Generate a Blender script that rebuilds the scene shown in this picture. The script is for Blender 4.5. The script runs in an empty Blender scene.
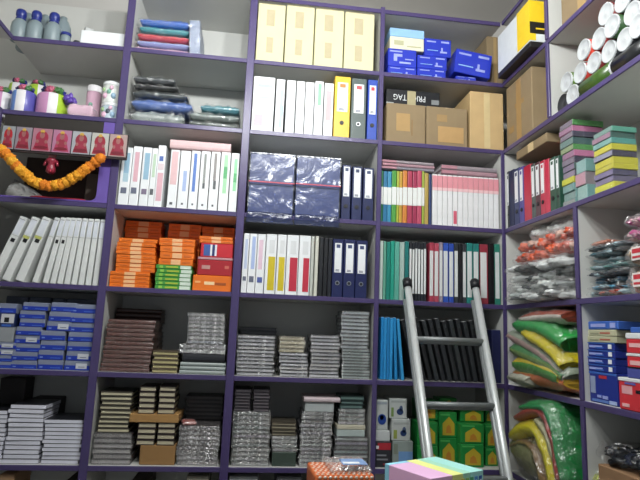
import bpy, bmesh, math, random
from mathutils import Vector, Matrix, noise

random.seed(4)
sc = bpy.context.scene
col = sc.collection

# ------------------------------------------------------------------ camera
F, YAW, PIT, ROL = 544.1, .1187, .1647, .0402
EYE = Vector((0, -2.635, 1.5))
_cy, _sy, _cp, _sp = math.cos(YAW), math.sin(YAW), math.cos(PIT), math.sin(PIT)
FW = Vector((_sy * _cp, _cy * _cp, _sp))
_rt = Vector((_cy, -_sy, 0))
_up = _rt.cross(FW)
RT = _rt * math.cos(ROL) + _up * math.sin(ROL)
UP = _up * math.cos(ROL) - _rt * math.sin(ROL)
cd = bpy.data.cameras.new('camera')
cd.sensor_width = 36
cd.lens = F / 640 * 36
cd.clip_start = .05
cam = bpy.data.objects.new('camera', cd)
col.objects.link(cam)
cam.matrix_world = Matrix(((RT.x, UP.x, -FW.x, EYE.x), (RT.y, UP.y, -FW.y, EYE.y),
                           (RT.z, UP.z, -FW.z, EYE.z), (0, 0, 0, 1)))
sc.camera = cam

# ------------------------------------------------------------------ light
w = bpy.data.worlds.new('world')
sc.world = w
w.use_nodes = True
w.node_tree.nodes['Background'].inputs[0].default_value = (.80, .90, 1, 1)
w.node_tree.nodes['Background'].inputs[1].default_value = .25


LAMP = Vector((.1, -1.4, 3.10))       # middle of the hanging tube lamp
for k in (-1, 0, 1):
    l = bpy.data.lights.new('tube_light', 'POINT')
    l.energy, l.color, l.shadow_soft_size = 32, (.97, 1, .985), .045
    o = bpy.data.objects.new('tube_light', l)
    col.objects.link(o)
    o.location = LAMP + Vector((k * .38, 0, -.065))
sc.view_settings.view_transform = 'Standard'
sc.view_settings.look = 'None'
sc.view_settings.gamma = 1
sc.view_settings.use_curve_mapping = False
sc.view_settings.exposure = .35


# ------------------------------------------------------------------ geometry of the view
def ray(px, py):
    return FW + RT * ((px - 320) / F) - UP * ((py - 240) / F)


def at(px, py, y):
    d = ray(px, py)
    return EYE + d * ((y - EYE.y) / d.y)


def atx(px, py, x):
    d = ray(px, py)
    return EYE + d * ((x - EYE.x) / d.x)


def atz(px, py, z):
    d = ray(px, py)
    return EYE + d * ((z - EYE.z) / d.z)


# shelf geometry (metres): uprights across the back wall, shelf heights
UX = [-.693, -.0815, .605, 1.269]
HWS = [.018, .019, .0115, .009]    # half widths of the uprights
XF = 1.275                       # front plane of the right-hand unit
T = .022                         # board thickness
ZS = [3.208, 2.849, 2.471, 2.044, 1.653, 1.265, .861, .47, .09]
ZT = [z + T / 2 + .0006 for z in ZS]
DEP = .36
YPOST = atx(579, 300, XF).y      # upright that divides the lower right-hand rows

# ------------------------------------------------------------------ materials
_M = {}


def lin(h):
    h = h.lstrip('#')
    r = []
    for i in (0, 2, 4):
        c = int(h[i:i + 2], 16) / 255
        r.append(c / 12.92 if c <= .04045 else ((c + .055) / 1.055) ** 2.4)
    return r + [1]


def mat(hx, rough=.5, metal=0, kind='plain', var=.06, bump=0., scale=30., coat=0.):
    key = (hx, rough, metal, kind, var, bump, scale, coat)
    if key in _M:
        return _M[key]
    m = bpy.data.materials.new(kind + '_' + hx.strip('#'))
    m.use_nodes = True
    nt = m.node_tree
    b = nt.nodes['Principled BSDF']
    b.inputs['Roughness'].default_value = rough
    b.inputs['Metallic'].default_value = metal
    if coat:
        b.inputs['Coat Weight'].default_value = coat
        b.inputs['Coat Roughness'].default_value = .12
    c = lin(hx)
    tc = nt.nodes.new('ShaderNodeTexCoord')
    n = nt.nodes.new('ShaderNodeTexNoise')
    n.inputs['Scale'].default_value = scale
    n.inputs['Detail'].default_value = 3
    nt.links.new(tc.outputs['Object'], n.inputs['Vector'])
    mx = nt.nodes.new('ShaderNodeMix')
    mx.data_type = 'RGBA'
    mx.inputs[6].default_value = [v * (1 - var * 1.6) for v in c[:3]] + [1]
    mx.inputs[7].default_value = [min(1, v * (1 + var * 1.6)) for v in c[:3]] + [1]
    nt.links.new(n.outputs['Fac'], mx.inputs[0])
    nt.links.new(mx.outputs[2], b.inputs['Base Color'])
    if bump:
        bp = nt.nodes.new('ShaderNodeBump')
        bp.inputs['Strength'].default_value = min(1, bump)
        bp.inputs['Distance'].default_value = .01
        nt.links.new(n.outputs['Fac'], bp.inputs['Height'])
        nt.links.new(bp.outputs['Normal'], b.inputs['Normal'])
        if coat:
            nt.links.new(bp.outputs['Normal'], b.inputs['Coat Normal'])
    _M[key] = m
    return m


def film(strength=.25, scale=26., haze=.06, tint='#ffffff'):
    key = ('film', strength, scale, haze, tint)
    if key in _M:
        return _M[key]
    m = bpy.data.materials.new('clear_film')
    m.use_nodes = True
    nt = m.node_tree
    nt.nodes.remove(nt.nodes['Principled BSDF'])
    out = nt.nodes['Material Output']
    tc = nt.nodes.new('ShaderNodeTexCoord')
    n = nt.nodes.new('ShaderNodeTexNoise')
    n.inputs['Scale'].default_value = scale
    n.inputs['Detail'].default_value = 4
    n.inputs['Distortion'].default_value = 1.2
    nt.links.new(tc.outputs['Object'], n.inputs['Vector'])
    bp = nt.nodes.new('ShaderNodeBump')
    bp.inputs['Strength'].default_value = .9
    bp.inputs['Distance'].default_value = .02
    nt.links.new(n.outputs['Fac'], bp.inputs['Height'])
    tr = nt.nodes.new('ShaderNodeBsdfTransparent')
    gl = nt.nodes.new('ShaderNodeBsdfGlossy')
    gl.inputs['Roughness'].default_value = .2
    df = nt.nodes.new('ShaderNodeBsdfDiffuse')
    df.inputs['Color'].default_value = lin(tint)
    nt.links.new(bp.outputs['Normal'], gl.inputs['Normal'])
    a = nt.nodes.new('ShaderNodeMixShader')
    a.inputs[0].default_value = strength
    nt.links.new(tr.outputs[0], a.inputs[1])
    nt.links.new(gl.outputs[0], a.inputs[2])
    c = nt.nodes.new('ShaderNodeMixShader')
    c.inputs[0].default_value = haze
    nt.links.new(a.outputs[0], c.inputs[1])
    nt.links.new(df.outputs[0], c.inputs[2])
    nt.links.new(c.outputs[0], out.inputs['Surface'])
    _M[key] = m
    return m


def patch(cols, scale=12., rough=.5, stretch=(1, 1, 2.5)):
    """contents seen through a bag: irregular patches of the given colours"""
    key = ('patch', tuple(cols), scale, rough)
    if key in _M:
        return _M[key]
    m = bpy.data.materials.new('mixed_contents')
    m.use_nodes = True
    nt = m.node_tree
    b = nt.nodes['Principled BSDF']
    b.inputs['Roughness'].default_value = rough
    tc = nt.nodes.new('ShaderNodeTexCoord')
    mp = nt.nodes.new('ShaderNodeMapping')
    mp.inputs['Scale'].default_value = stretch
    n = nt.nodes.new('ShaderNodeTexNoise')
    n.inputs['Scale'].default_value = scale
    n.inputs['Detail'].default_value = 2
    n.inputs['Distortion'].default_value = .8
    r = nt.nodes.new('ShaderNodeValToRGB')
    r.color_ramp.interpolation = 'CONSTANT'
    e = r.color_ramp.elements
    while len(e) < len(cols):
        e.new(.5)
    k = len(cols)
    for i, c in enumerate(cols):
        e[i].position = 0 if i == 0 else .34 + .32 * (i - 1) / max(1, k - 2)
        e[i].color = lin(c)
    nt.links.new(tc.outputs['Object'], mp.inputs[0])
    nt.links.new(mp.outputs[0], n.inputs['Vector'])
    nt.links.new(n.outputs['Fac'], r.inputs[0])
    nt.links.new(r.outputs[0], b.inputs['Base Color'])
    _M[key] = m
    return m


PURPLE = mat('#483d68', .34, var=.05, scale=8)
LAM = mat('#c8c8c4', .5, var=.04, scale=5)
CARD = mat('#8a775a', .8, var=.08, scale=14)
CREAMCARD = mat('#cfcaa4', .75, var=.05, scale=10)
WHITE = mat('#e4e6e8', .42, var=.02)
OFFW = mat('#d3d5d6', .5, var=.03)
BLACK = mat('#15161a', .5)
METAL = mat('#b9bcc0', .3, metal=1)
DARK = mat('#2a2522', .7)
INK = mat('#62677a', .6)


# ------------------------------------------------------------------ mesh helpers
class MB:
    def __init__(s):
        s.bm = bmesh.new()
        s.mats = []

    def mi(s, m):
        if m not in s.mats:
            s.mats.append(m)
        return s.mats.index(m)

    def box(s, x0, x1, y0, y1, z0, z1, m, bev=0., mtx=None, seg=1):
        i = s.mi(m)
        vs = [s.bm.verts.new(v) for v in ((x0, y0, z0), (x1, y0, z0), (x1, y1, z0), (x0, y1, z0),
                                          (x0, y0, z1), (x1, y0, z1), (x1, y1, z1), (x0, y1, z1))]
        if mtx is not None:
            for v in vs:
                v.co = mtx @ v.co
        fs = []
        for q in ((3, 2, 1, 0), (4, 5, 6, 7), (0, 1, 5, 4), (1, 2, 6, 5), (2, 3, 7, 6), (3, 0, 4, 7)):
            f = s.bm.faces.new([vs[k] for k in q])
            f.material_index = i
            fs.append(f)
        if bev:
            es = {e for f in fs for e in f.edges}
            r = bmesh.ops.bevel(s.bm, geom=list(es), offset=bev, segments=seg, affect='EDGES', profile=.5)
            for f in r['faces']:
                f.material_index = i
        return s

    def cyl(s, p0, p1, r0, r1=None, n=16, m=None, m0=None, m1=None, smooth=True):
        r1 = r0 if r1 is None else r1
        p0, p1 = Vector(p0), Vector(p1)
        ax = (p1 - p0).normalized()
        a = ax.orthogonal().normalized()
        b = ax.cross(a)
        c0, c1 = [], []
        for k in range(n):
            t = 2 * math.pi * k / n
            d = a * math.cos(t) + b * math.sin(t)
            c0.append(s.bm.verts.new(p0 + d * r0))
            c1.append(s.bm.verts.new(p1 + d * r1))
        i = s.mi(m)
        for k in range(n):
            f = s.bm.faces.new((c0[k], c0[(k + 1) % n], c1[(k + 1) % n], c1[k]))
            f.material_index = i
            f.smooth = smooth
        f = s.bm.faces.new(c0[::-1])
        f.material_index = s.mi(m0 or m)
        f = s.bm.faces.new(c1)
        f.material_index = s.mi(m1 or m)
        return s

    def lathe(s, prof, cx=0, cy=0, n=18, m=None, cz=0):
        i = s.mi(m)
        rings = []
        for r, z in prof:
            rings.append([s.bm.verts.new((cx + r * math.cos(2 * math.pi * k / n),
                                          cy + r * math.sin(2 * math.pi * k / n), cz + z)) for k in range(n)])
        for a, b in zip(rings, rings[1:]):
            for k in range(n):
                f = s.bm.faces.new((a[k], a[(k + 1) % n], b[(k + 1) % n], b[k]))
                f.material_index = i
                f.smooth = True
        for ring, rev in ((rings[0], True), (rings[-1], False)):
            f = s.bm.faces.new(ring[::-1] if rev else ring)
            f.material_index = i
        return s

    def poly(s, pts, y0, y1, m):
        """closed outline in (x, z), extruded from y0 to y1"""
        i = s.mi(m)
        a = [s.bm.verts.new((x, y0, z)) for x, z in pts]
        b = [s.bm.verts.new((x, y1, z)) for x, z in pts]
        n = len(pts)
        for f in [s.bm.faces.new(a), s.bm.faces.new(b[::-1])] + \
                [s.bm.faces.new((a[(k + 1) % n], a[k], b[k], b[(k + 1) % n])) for k in range(n)]:
            f.material_index = i
        return s

    def ball(s, c, rx, ry, rz, m, sub=2, jit=0., seed=0):
        i = s.mi(m)
        r = bmesh.ops.create_icosphere(s.bm, subdivisions=sub, radius=1)
        for v in r['verts']:
            k = 1 + jit * noise.noise(v.co * 3.1 + Vector((seed * 7.3, seed * 1.7, 0)))
            v.co = Vector((c[0] + v.co.x * rx * k, c[1] + v.co.y * ry * k, c[2] + v.co.z * rz * k))
        for f in {f for v in r['verts'] for f in v.link_faces}:
            f.material_index = i
            f.smooth = True
        return s

    def pillow(s, w_, d, h, m, seed=0, nx=16, ny=12, wr=.25, p=5, x=0, y=0, z=0, stripes=None, flat=False):
        """soft packet: base at z, front edge at y, centred on x"""
        idx = [s.mi(q) for q in (stripes or [m])]
        top, bot = [], []
        for j in range(ny + 1):
            rt, rb = [], []
            for k in range(nx + 1):
                u, v = 2 * k / nx - 1, 2 * j / ny - 1
                u = math.copysign(abs(u) ** .72, u)
                v = math.copysign(abs(v) ** .72, v)
                e = max(0, (1 - abs(u) ** (p * 2)) * (1 - abs(v) ** (p * 2))) ** .5
                q = Vector((u * 2.3 + seed * 3.7, v * 2.3, seed * 1.3))
                nz = noise.noise(q * 1.6) * wr + noise.noise(q * 4.1) * wr * .7
                ed = 1 + .05 * noise.noise(q * 2 + Vector((9, 0, 0))) * (1 + wr)
                X, Y = x + max(-.5, min(.5, u / 2 * ed)) * w_, y + d / 2 + max(-.5, min(.5, v / 2 * ed)) * d
                zt = h * (.5 + .42 * e * (1 + nz))
                zb = h * (.34 - .34 * e)
                rt.append(s.bm.verts.new((X, Y, z + min(zt, h))))
                rb.append(s.bm.verts.new((X, Y, z + max(0, zb))))
            top.append(rt)
            bot.append(rb)

        def q4(a, b, c, d_, k):
            f = s.bm.faces.new((a, b, c, d_))
            f.material_index = idx[min(len(idx) - 1, int(k / nx * len(idx)))]
            f.smooth = not flat
        for j in range(ny):
            for k in range(nx):
                q4(top[j][k], top[j][k + 1], top[j + 1][k + 1], top[j + 1][k], k)
                q4(bot[j][k], bot[j + 1][k], bot[j + 1][k + 1], bot[j][k + 1], k)
        for k in range(nx):
            q4(bot[0][k], bot[0][k + 1], top[0][k + 1], top[0][k], k)
            q4(top[ny][k], top[ny][k + 1], bot[ny][k + 1], bot[ny][k], k)
        for j in range(ny):
            q4(bot[j + 1][0], bot[j][0], top[j][0], top[j + 1][0], 0)
            q4(bot[j][nx], bot[j + 1][nx], top[j + 1][nx], top[j][nx], nx)
        return s

    def build(s, name, parent=None):
        bmesh.ops.recalc_face_normals(s.bm, faces=s.bm.faces[:])
        me = bpy.data.meshes.new(name)
        s.bm.to_mesh(me)
        s.bm.free()
        for m in s.mats:
            me.materials.append(m)
        o = bpy.data.objects.new(name, me)
        col.objects.link(o)
        if parent:
            o.parent = parent
        return o


def tag(o, label, cat, group=None, kind=None):
    if label:
        o['label'] = label
    if cat:
        o['category'] = cat
    if group:
        o['group'] = group
    if kind:
        o['kind'] = kind
    return o


def thing(name, label, cat, group=None):
    o = bpy.data.objects.new(name, None)
    o.empty_display_size = .03
    col.objects.link(o)
    return tag(o, label, cat, group)


def place(o, x, y, z, rz=0., ry=0., rx=0.):
    o.location = (x, y, z)
    o.rotation_euler = (rx, ry, rz)
    return o


def copy_tree(o, parent=None):
    c = o.copy()
    col.objects.link(c)
    c.parent = parent
    for ch in list(o.children):
        copy_tree(ch, c)
    return c


def slot(px0, px1, pyt, row, yf, z0=None):
    """centre x, width, height of something on back shelf 'row' whose face stands at depth yf"""
    zb = ZT[row] if z0 is None else z0
    zt = at((px0 + px1) / 2, pyt, yf).z
    # mid-height of the face in the picture
    lo, hi = pyt, pyt + 200
    for _ in range(30):
        m = (lo + hi) / 2
        if at((px0 + px1) / 2, m, yf).z > zb:
            lo = m
        else:
            hi = m
    pm = (pyt + lo) / 2
    a, b = at(px0, pm, yf).x, at(px1, pm, yf).x
    xs_ = [-1.235] + UX
    c = (a + b) / 2
    i = max(k for k in range(4) if xs_[k] < c or k == 0)
    a = max(a, xs_[i] + (HWS[i - 1] + .0045 if i else .02)) if i or row > 2 else a
    b = min(b, xs_[i + 1] - HWS[i] - .0045) if (i < 3 or row > 2) else b
    return (a + b) / 2, b - a, min(zt - zb, ZS[row - 1] - T / 2 - zb - .004)


def slotr(px0, px1, pyt, row, xf, z0=None):
    """same on the right-hand unit: y centre, width along y, height"""
    zb = ZT[row] if z0 is None else z0
    zt = atx((px0 + px1) / 2, pyt, xf).z
    lo, hi = pyt, pyt + 250
    for _ in range(30):
        m = (lo + hi) / 2
        if atx((px0 + px1) / 2, m, xf).z > zb:
            lo = m
        else:
            hi = m
    pm = (pyt + lo) / 2
    a, b = atx(px0, pm, xf).y, atx(px1, pm, xf).y
    a = min(a, -.012)
    if row > 3:
        if (a + b) / 2 > YPOST:
            b = max(b, YPOST + .015)
        else:
            a = min(a, YPOST - .015)
    return (a + b) / 2, a - b, min(zt - zb, ZS[row - 1] - T / 2 - zb - .004)


RZ = -math.pi / 2     # things on the right-hand unit face the aisle
ORD = ['topmost', 'second from top', 'third from top', 'fourth from top', 'fifth from top', 'sixth from top',
       'seventh from top', 'eighth from top', 'ninth from top', 'tenth from top', 'eleventh from top',
       'twelfth from top', 'thirteenth from top', 'fourteenth from top', 'fifteenth from top',
       'sixteenth from top', 'seventeenth from top', 'eighteenth from top', 'nineteenth from top',
       'twentieth from top']
LR = ['leftmost', 'second from left', 'third from left', 'fourth from left', 'fifth from left', 'sixth from left',
      'seventh from left', 'eighth from left', 'ninth from left', 'tenth from left', 'eleventh from left',
      'twelfth from left', 'thirteenth from left', 'fourteenth from left', 'fifteenth from left',
      'sixteenth from left', 'seventeenth from left', 'eighteenth from left']

# ------------------------------------------------------------------ the setting
XL = -1.235           # front plane of the left-hand unit
WL, WR, WB = XL - DEP - .02, XF + DEP + .02, DEP + .02
CEIL = 3.46


def struct(name, mb, parent=None):
    o = mb.build(name, parent)
    o['kind'] = 'structure'
    return o


WALLP = mat('#bdbab6', .8, var=.04, scale=3)
struct('floor', MB().box(WL - .1, WR + .1, -4.2, WB + .1, -.06, 0, mat('#8d8780', .5, var=.1, scale=6)))
struct('ceiling', MB().box(WL - .1, WR + .1, -3.4, WB + .1, CEIL, CEIL + .06, WALLP))
struct('wall_back', MB().box(WL - .1, WR + .1, WB, WB + .1, 0, CEIL, WALLP))
struct('wall_left', MB().box(WL - .1, WL, -3.4, WB, 0, CEIL, WALLP))
struct('wall_right', MB().box(WR, WR + .1, -3.4, WB, 0, CEIL, WALLP))

# tube lamp hanging from the ceiling, in front of the shelves
t = thing('tube_lamp', 'white tube lamp hanging from the ceiling in front of the shelves', 'lamp')
place(t, *LAMP)
MB().box(-.62, .62, -.02, .02, .0, .03, WHITE, .006).build('housing', t)
tm = bpy.data.materials.new('lit_tube')
tm.use_nodes = True
tm.node_tree.nodes['Principled BSDF'].inputs['Emission Color'].default_value = (.93, .97, 1, 1)
tm.node_tree.nodes['Principled BSDF'].inputs['Emission Strength'].default_value = 12
MB().cyl((-.58, 0, -.008), (.58, 0, -.008), .008, n=12, m=tm).build('tube', t)
for s in (-1, 1):
    MB().box(s * .6 - .02, s * .6 + .02, -.014, .014, -.02, -.0, WHITE, .004).build('end_holder', t)
    MB().cyl((s * .45, 0, .03), (s * .45, 0, CEIL - LAMP.z), .004, n=8, m=METAL).build('hanging_rod', t)

# shelving units ---------------------------------------------------
EW = .019


def board_x(parent, x0, x1, row, name='shelf', y1=DEP):
    """shelf of the back unit with its purple edge strip"""
    z = ZS[row]
    o = MB().box(x0, x1, .004, y1, z - T / 2, z + T / 2, LAM).build(name, parent)
    e = MB().box(x0, x1, -.004, .004, z - T / 2 - .001, z + T / 2, PURPLE, .002).build('edge_strip', o)
    e['label'] = 'purple edge strip'


def post_x(parent, x, z0, z1, half):
    o = MB().box(x - half + .002, x + half - .002, .004, DEP, z0, z1, LAM).build('upright', parent)
    e = MB().box(x - half, x + half, -.008, .004, z0, z1, PURPLE, .002).build('edge_strip', o)
    e['label'] = 'purple edge strip'


bu = thing('shelving_unit', 'tall open shelving with purple edges across the back wall', 'shelves')
MB().box(WL + .001, WR - .001, DEP + .0005, DEP + .018, 0, ZS[0] + .05, LAM).build('back_panel', bu)
xs = [XL] + UX
for r in range(0, 9):
    for i in range(4):
        if r == 0 and i == 0:
            continue
        a = xs[i] + (HWS[i - 1] - .002 if i else 0)
        b = xs[i + 1] - HWS[i] + .002
        if r <= 2 and i == 3:
            b = XF + DEP - .002 if r else XF - .006
        if r == 0 and i == 1:
            a = xs[1]
        board_x(bu, a, b, r)
post_x(bu, UX[0], 0, ZS[0], HWS[0])
post_x(bu, UX[1], 0, ZS[0] + T, HWS[1])
post_x(bu, UX[2], 0, ZS[0] + T, HWS[2])
post_x(bu, UX[3], 0, ZS[2] - T / 2, HWS[3])

ru = thing('shelving_unit', 'open shelving with purple edges along the right wall', 'shelves')
MB().box(XF + DEP, XF + DEP + .018, -2.4, DEP - .002, 0, ZS[0] + .05, LAM).build('back_panel', ru)


def board_y(parent, y0, y1, row, xf=XF, sgn=1):
    z = ZS[row]
    a, b = sorted((xf + sgn * .004, xf + sgn * DEP))
    o = MB().box(a, b, y0, y1, z - T / 2, z + T / 2, LAM).build('shelf', parent)
    a, b = sorted((xf - sgn * .004, xf + sgn * .004))
    e = MB().box(a, b, y0, y1, z - T / 2 - .001, z + T / 2, PURPLE, .002).build('edge_strip', o)
    e['label'] = 'purple edge strip'


def post_y(parent, y, z0, z1, half=.011, xf=XF, sgn=1):
    a, b = sorted((xf + sgn * .004, xf + sgn * DEP))
    o = MB().box(a, b, y - half + .001, y + half - .001, z0, z1, LAM).build('upright', parent)
    a, b = sorted((xf - sgn * .007, xf + sgn * .004))
    e = MB().box(a, b, y - half, y + half, z0, z1, PURPLE, .002).build('edge_strip', o)
    e['label'] = 'purple edge strip'


for r in range(0, 9):
    board_y(ru, -2.4, -.0065 if r in (1, 2) else -.010, r)
YU = atx(548, 60, XF).y          # upright of the two upper rows
YD = atx(579, 300, XF).y         # upright of the lower rows
post_y(ru, YU, ZT[2], ZS[1] - T / 2)
post_y(ru, YU, ZT[1], ZS[0] - T / 2)
for r in (4, 5, 6, 7):
    post_y(ru, YD, ZT[r], ZS[r - 1] - T / 2)
post_y(ru, -2.39, 0, ZS[0])
MB().box(XF + .004, XF + DEP, -.0095, .003, 0, ZS[2] - T / 2 - .004, LAM).build('end_panel', ru)

lu = thing('shelving_unit', 'open shelving with purple edges at the left corner', 'shelves')
MB().box(XL - DEP - .018, XL - DEP, -1.6, 0, 0, ZS[0] + .05, LAM).build('back_panel', lu)
for r in range(0, 9):
    board_y(lu, -1.6, -.006, r, XL, -1)
post_y(lu, -.02, 0, ZS[2] - T / 2, .012, XL, -1)
post_y(lu, -1.59, 0, ZS[0], .011, XL, -1)


# ------------------------------------------------------------------ builders
def bars(mb, x0, x1, z0, z1, y, m, n, seed=0, vert=False):
    """a few lines of unreadable print"""
    rnd = random.Random(seed)
    for k in range(n):
        zc = z0 + (z1 - z0) * (k + .5) / n
        hh = (z1 - z0) / n * .3
        a = x0 + (x1 - x0) * rnd.uniform(0, .15)
        b = x1 - (x1 - x0) * rnd.uniform(0, .4)
        mb.box(a, b, y - .0006, y + .0004, zc - hh, zc + hh, m)


def lever_arch(name, label, w_, h, d, cm, mark='#33427e', ring=METAL, group=None, lab_h=(.45, .93), cat='binder',
               plain=False):
    """upright lever arch file: spine towards -y, base at z=0"""
    t = thing(name, label, cat, group)
    mb = MB()
    th = .0035
    mb.box(-w_ / 2, w_ / 2, 0, th, 0, h, cm, .0015)
    mb.box(-w_ / 2, -w_ / 2 + th, th, d, 0, h, cm)
    mb.box(w_ / 2 - th, w_ / 2, th, d, 0, h, cm)
    mb.build('cover', t)
    MB().box(-w_ / 2 + th + .001, w_ / 2 - th - .001, .03, d - .006, .006, h - .012, OFFW).build('pages', t)
    if not plain:
        l = MB()
        lw = w_ * .33
        z0, z1 = h * lab_h[0], h * lab_h[1]
        l.box(-lw, lw, -.0012, .0004, z0, z1, WHITE)
        mm = mat(mark, .5)
        l.box(-lw * .55, lw * .55, -.0018, -.001, z1 - h * .085, z1 - h * .025, mm)
        bars(l, -lw * .7, lw * .7, z0 + h * .015, z0 + h * .055, -.0014, INK, 2, 3)
        l.build('label', t)
        r = MB()
        zc = h * .24
        r.cyl((0, -.0025, zc), (0, .0005, zc), min(.011, w_ * .24), n=16, m=ring)
        r.cyl((0, -.0032, zc), (0, -.002, zc), min(.0075, w_ * .17), n=14, m=BLACK)
        r.build('finger_ring', t)
    return t


def spine_file(name, label, w_, h, d, cm=WHITE, prints=(), group=None, cat='file', round_=True):
    """slim file standing on its edge, spine to the front; prints = (u0,u1,v0,v1,material) on the spine"""
    t = thing(name, label, cat, group)
    mb = MB()
    mb.box(-w_ / 2, w_ / 2, 0, d, 0, h, cm, min(.003, w_ * .2), seg=2)
    for pk, (u0, u1, v0, v1, m) in enumerate(prints):
        mb.box(-w_ / 2 + u0 * w_, -w_ / 2 + u1 * w_, -.0008 - .0004 * pk, .002, v0 * h, v1 * h, m)
    mb.build('cover', t)
    MB().box(-w_ / 2 + w_ * .15, w_ / 2 - w_ * .15, .008, d + .001, -.0 + h - .004, h + .0008, OFFW).build('pages', t)
    return t


def book(name, label, cat, w_, d, h, cm, pm, spine=False, group=None, over=.003, wrap=None, prints=(), cf=.25):
    """flat book; fore-edge (or spine) to the front, base at z=0, front at y=0"""
    t = thing(name, label, cat, group)
    b = min(.004, h * (.16 if spine else cf))
    mb = MB()
    mb.box(-w_ / 2, w_ / 2, 0, d, 0, b, cm)
    mb.box(-w_ / 2, w_ / 2, 0, d, h - b - .0006, h - .0006, cm)
    if spine:
        n = 5
        pts = []
        for k in range(n + 1):
            a = math.pi * (k / n - .5)
            pts.append((-.006 * math.cos(a) if h > .012 else -.004 * math.cos(a), h / 2 - .0003 + (h / 2 - .0003) * math.sin(a)))
        i = mb.mi(cm)
        A = [mb.bm.verts.new((-w_ / 2, y, z)) for y, z in pts]
        B = [mb.bm.verts.new((w_ / 2, y, z)) for y, z in pts]
        for k in range(n):
            f = mb.bm.faces.new((A[k], B[k], B[k + 1], A[k + 1]))
            f.material_index = i
        mb.bm.faces.new(A)
        mb.bm.faces.new(B[::-1])
    else:
        mb.box(-w_ / 2, w_ / 2, d - .004, d, b, h - b - .0006, cm)
    for u0, u1, m in prints:
        mb.box(-w_ / 2 + u0 * w_, -w_ / 2 + u1 * w_, -.0068, 0, h * .18, h * .82, m)
    mb.build('cover', t)
    MB().box(-w_ / 2 + over, w_ / 2 - over, over * .8, d - .005, b, h - b - .0006, pm).build('pages', t)
    if wrap:
        MB().box(-w_ / 2 - .0012, w_ / 2 + .0012, -.0075 if spine else -.0015, d + .001, .0003, h - .0003, wrap, .001).build('plastic_wrap', t)
    return t


def carton(name, label, cat, w_, d, h, m, group=None, tape=None, prints=(), lid=0., lidm=None, side=(), top=(), bev=.003):
    """box with base at z=0 and front at y=0; prints (u0,u1,v0,v1,mat) on the front, side prints on -x"""
    t = thing(name, label, cat, group)
    mb = MB()
    mb.box(-w_ / 2, w_ / 2, 0, d, 0, h * (1 - lid), m, min(bev, h * .15))
    for pk, (u0, u1, v0, v1, q) in enumerate(prints):
        mb.box(-w_ / 2 + u0 * w_, -w_ / 2 + u1 * w_, -.0009 - .0004 * pk, .001, v0 * h, v1 * h, q)
    for u0, u1, v0, v1, q in side:
        mb.box(-w_ / 2 - .0009, -w_ / 2 + .001, d - u1 * d, d - u0 * d, v0 * h, v1 * h, q)
    for u0, u1, v0, v1, q in top:
        mb.box(-w_ / 2 + u0 * w_, -w_ / 2 + u1 * w_, v0 * d, v1 * d, h - .001, h + .0008, q)
    mb.build('body', t)
    if lid:
        MB().box(-w_ / 2 - .0015, w_ / 2 + .0015, -.0015, d + .001, h * (1 - lid), h, lidm or m, min(bev, h * lid * .2)).build('lid', t)
    if tape:
        MB().box(-w_ * .09, w_ * .09, -.0011, .0008, h * .02, h * .98, tape).build('tape', t)
    return t


def lumps(w_, d, h, mats, seed, n=14):
    """a bag's worth of small folded soft packets as one crumpled mass"""
    rnd = random.Random(seed)
    mb = MB()
    for k in range(n):
        u, v = (k % 7 + .5) / 7, (k // 7 + .5) / math.ceil(n / 7)
        rx, ry, rz = w_ / 7 * rnd.uniform(.7, 1.0), d * rnd.uniform(.2, .3), h * rnd.uniform(.26, .4)
        mb.ball((min(w_ / 2 - rx, max(-w_ / 2 + rx, -w_ / 2 + w_ * u)), min(d - ry, max(ry, d * v + rnd.uniform(-.02, .02))), rnd.uniform(rz, h - rz)), rx, ry, rz, rnd.choice(mats), 3, .55, seed + k)
    for v in mb.bm.verts:
        v.co.x = max(-w_ / 2, min(w_ / 2, v.co.x))
        v.co.y = max(0, min(d, v.co.y))
        v.co.z = max(.001, min(h, v.co.z))
    return mb


def packet(name, label, cat, w_, d, h, m, seed, group=None, flm=None, stripes=None, wr=.3, cname='contents'):
    """soft goods in a clear bag"""
    t = thing(name, label, cat, group)
    w_ *= .94
    if stripes:
        lumps(w_ * .96, d * .95, h * .92, stripes, seed).build(cname, t)
    else:
        MB().pillow(w_ * .95, d * .95, h * .9, m, seed, wr=wr, y=d * .025, z=h * .04).build(cname, t)
    MB().pillow(w_, d, h, flm or film(), seed + 40, nx=26, ny=14, wr=wr * 1.6, flat=True).build('plastic_bag', t)
    return t


def stack(px0, px1, pyt, n, row, yf, make, z0=None, jx=.004, jr=.015, right=False, shift=None):
    """n flat things on top of each other; make(i_from_top, width, height) -> root"""
    if right:
        c, w_, H = slotr(px0, px1, pyt, row, yf, z0)
    else:
        c, w_, H = slot(px0, px1, pyt, row, yf, z0)
    z = ZT[row] if z0 is None else z0
    h = H / n
    for k in range(n):
        o = make(n - 1 - k, w_, h)
        dx = random.uniform(-jx, jx) + (shift[k] if shift else 0)
        if not right:
            xs_ = [XL] + UX
            i = max(q for q in range(4) if xs_[q] < c or q == 0)
            room = .0015 + abs(jr) * .15 * .5
            hi_ = xs_[i + 1] - HWS[i] - room - w_ / 2 - c
            dx = max(xs_[i] + HWS[i - 1] + room + w_ / 2 - c, min(hi_, dx)) if i else min(hi_, dx)
        dr = random.uniform(-jr, jr)
        if right:
            place(o, yf + random.uniform(0, jx), c + dx, z + k * h, RZ + dr)
        else:
            place(o, c + dx, yf + random.uniform(0, jx), z + k * h, dr)
    return z + H

# ================================================================== ROW 1 (top shelf)
# grey bottles with blue caps
BOT = mat('#7f8d92', .4, var=.03)
CAPB = mat('#23307e', .35)


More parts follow.
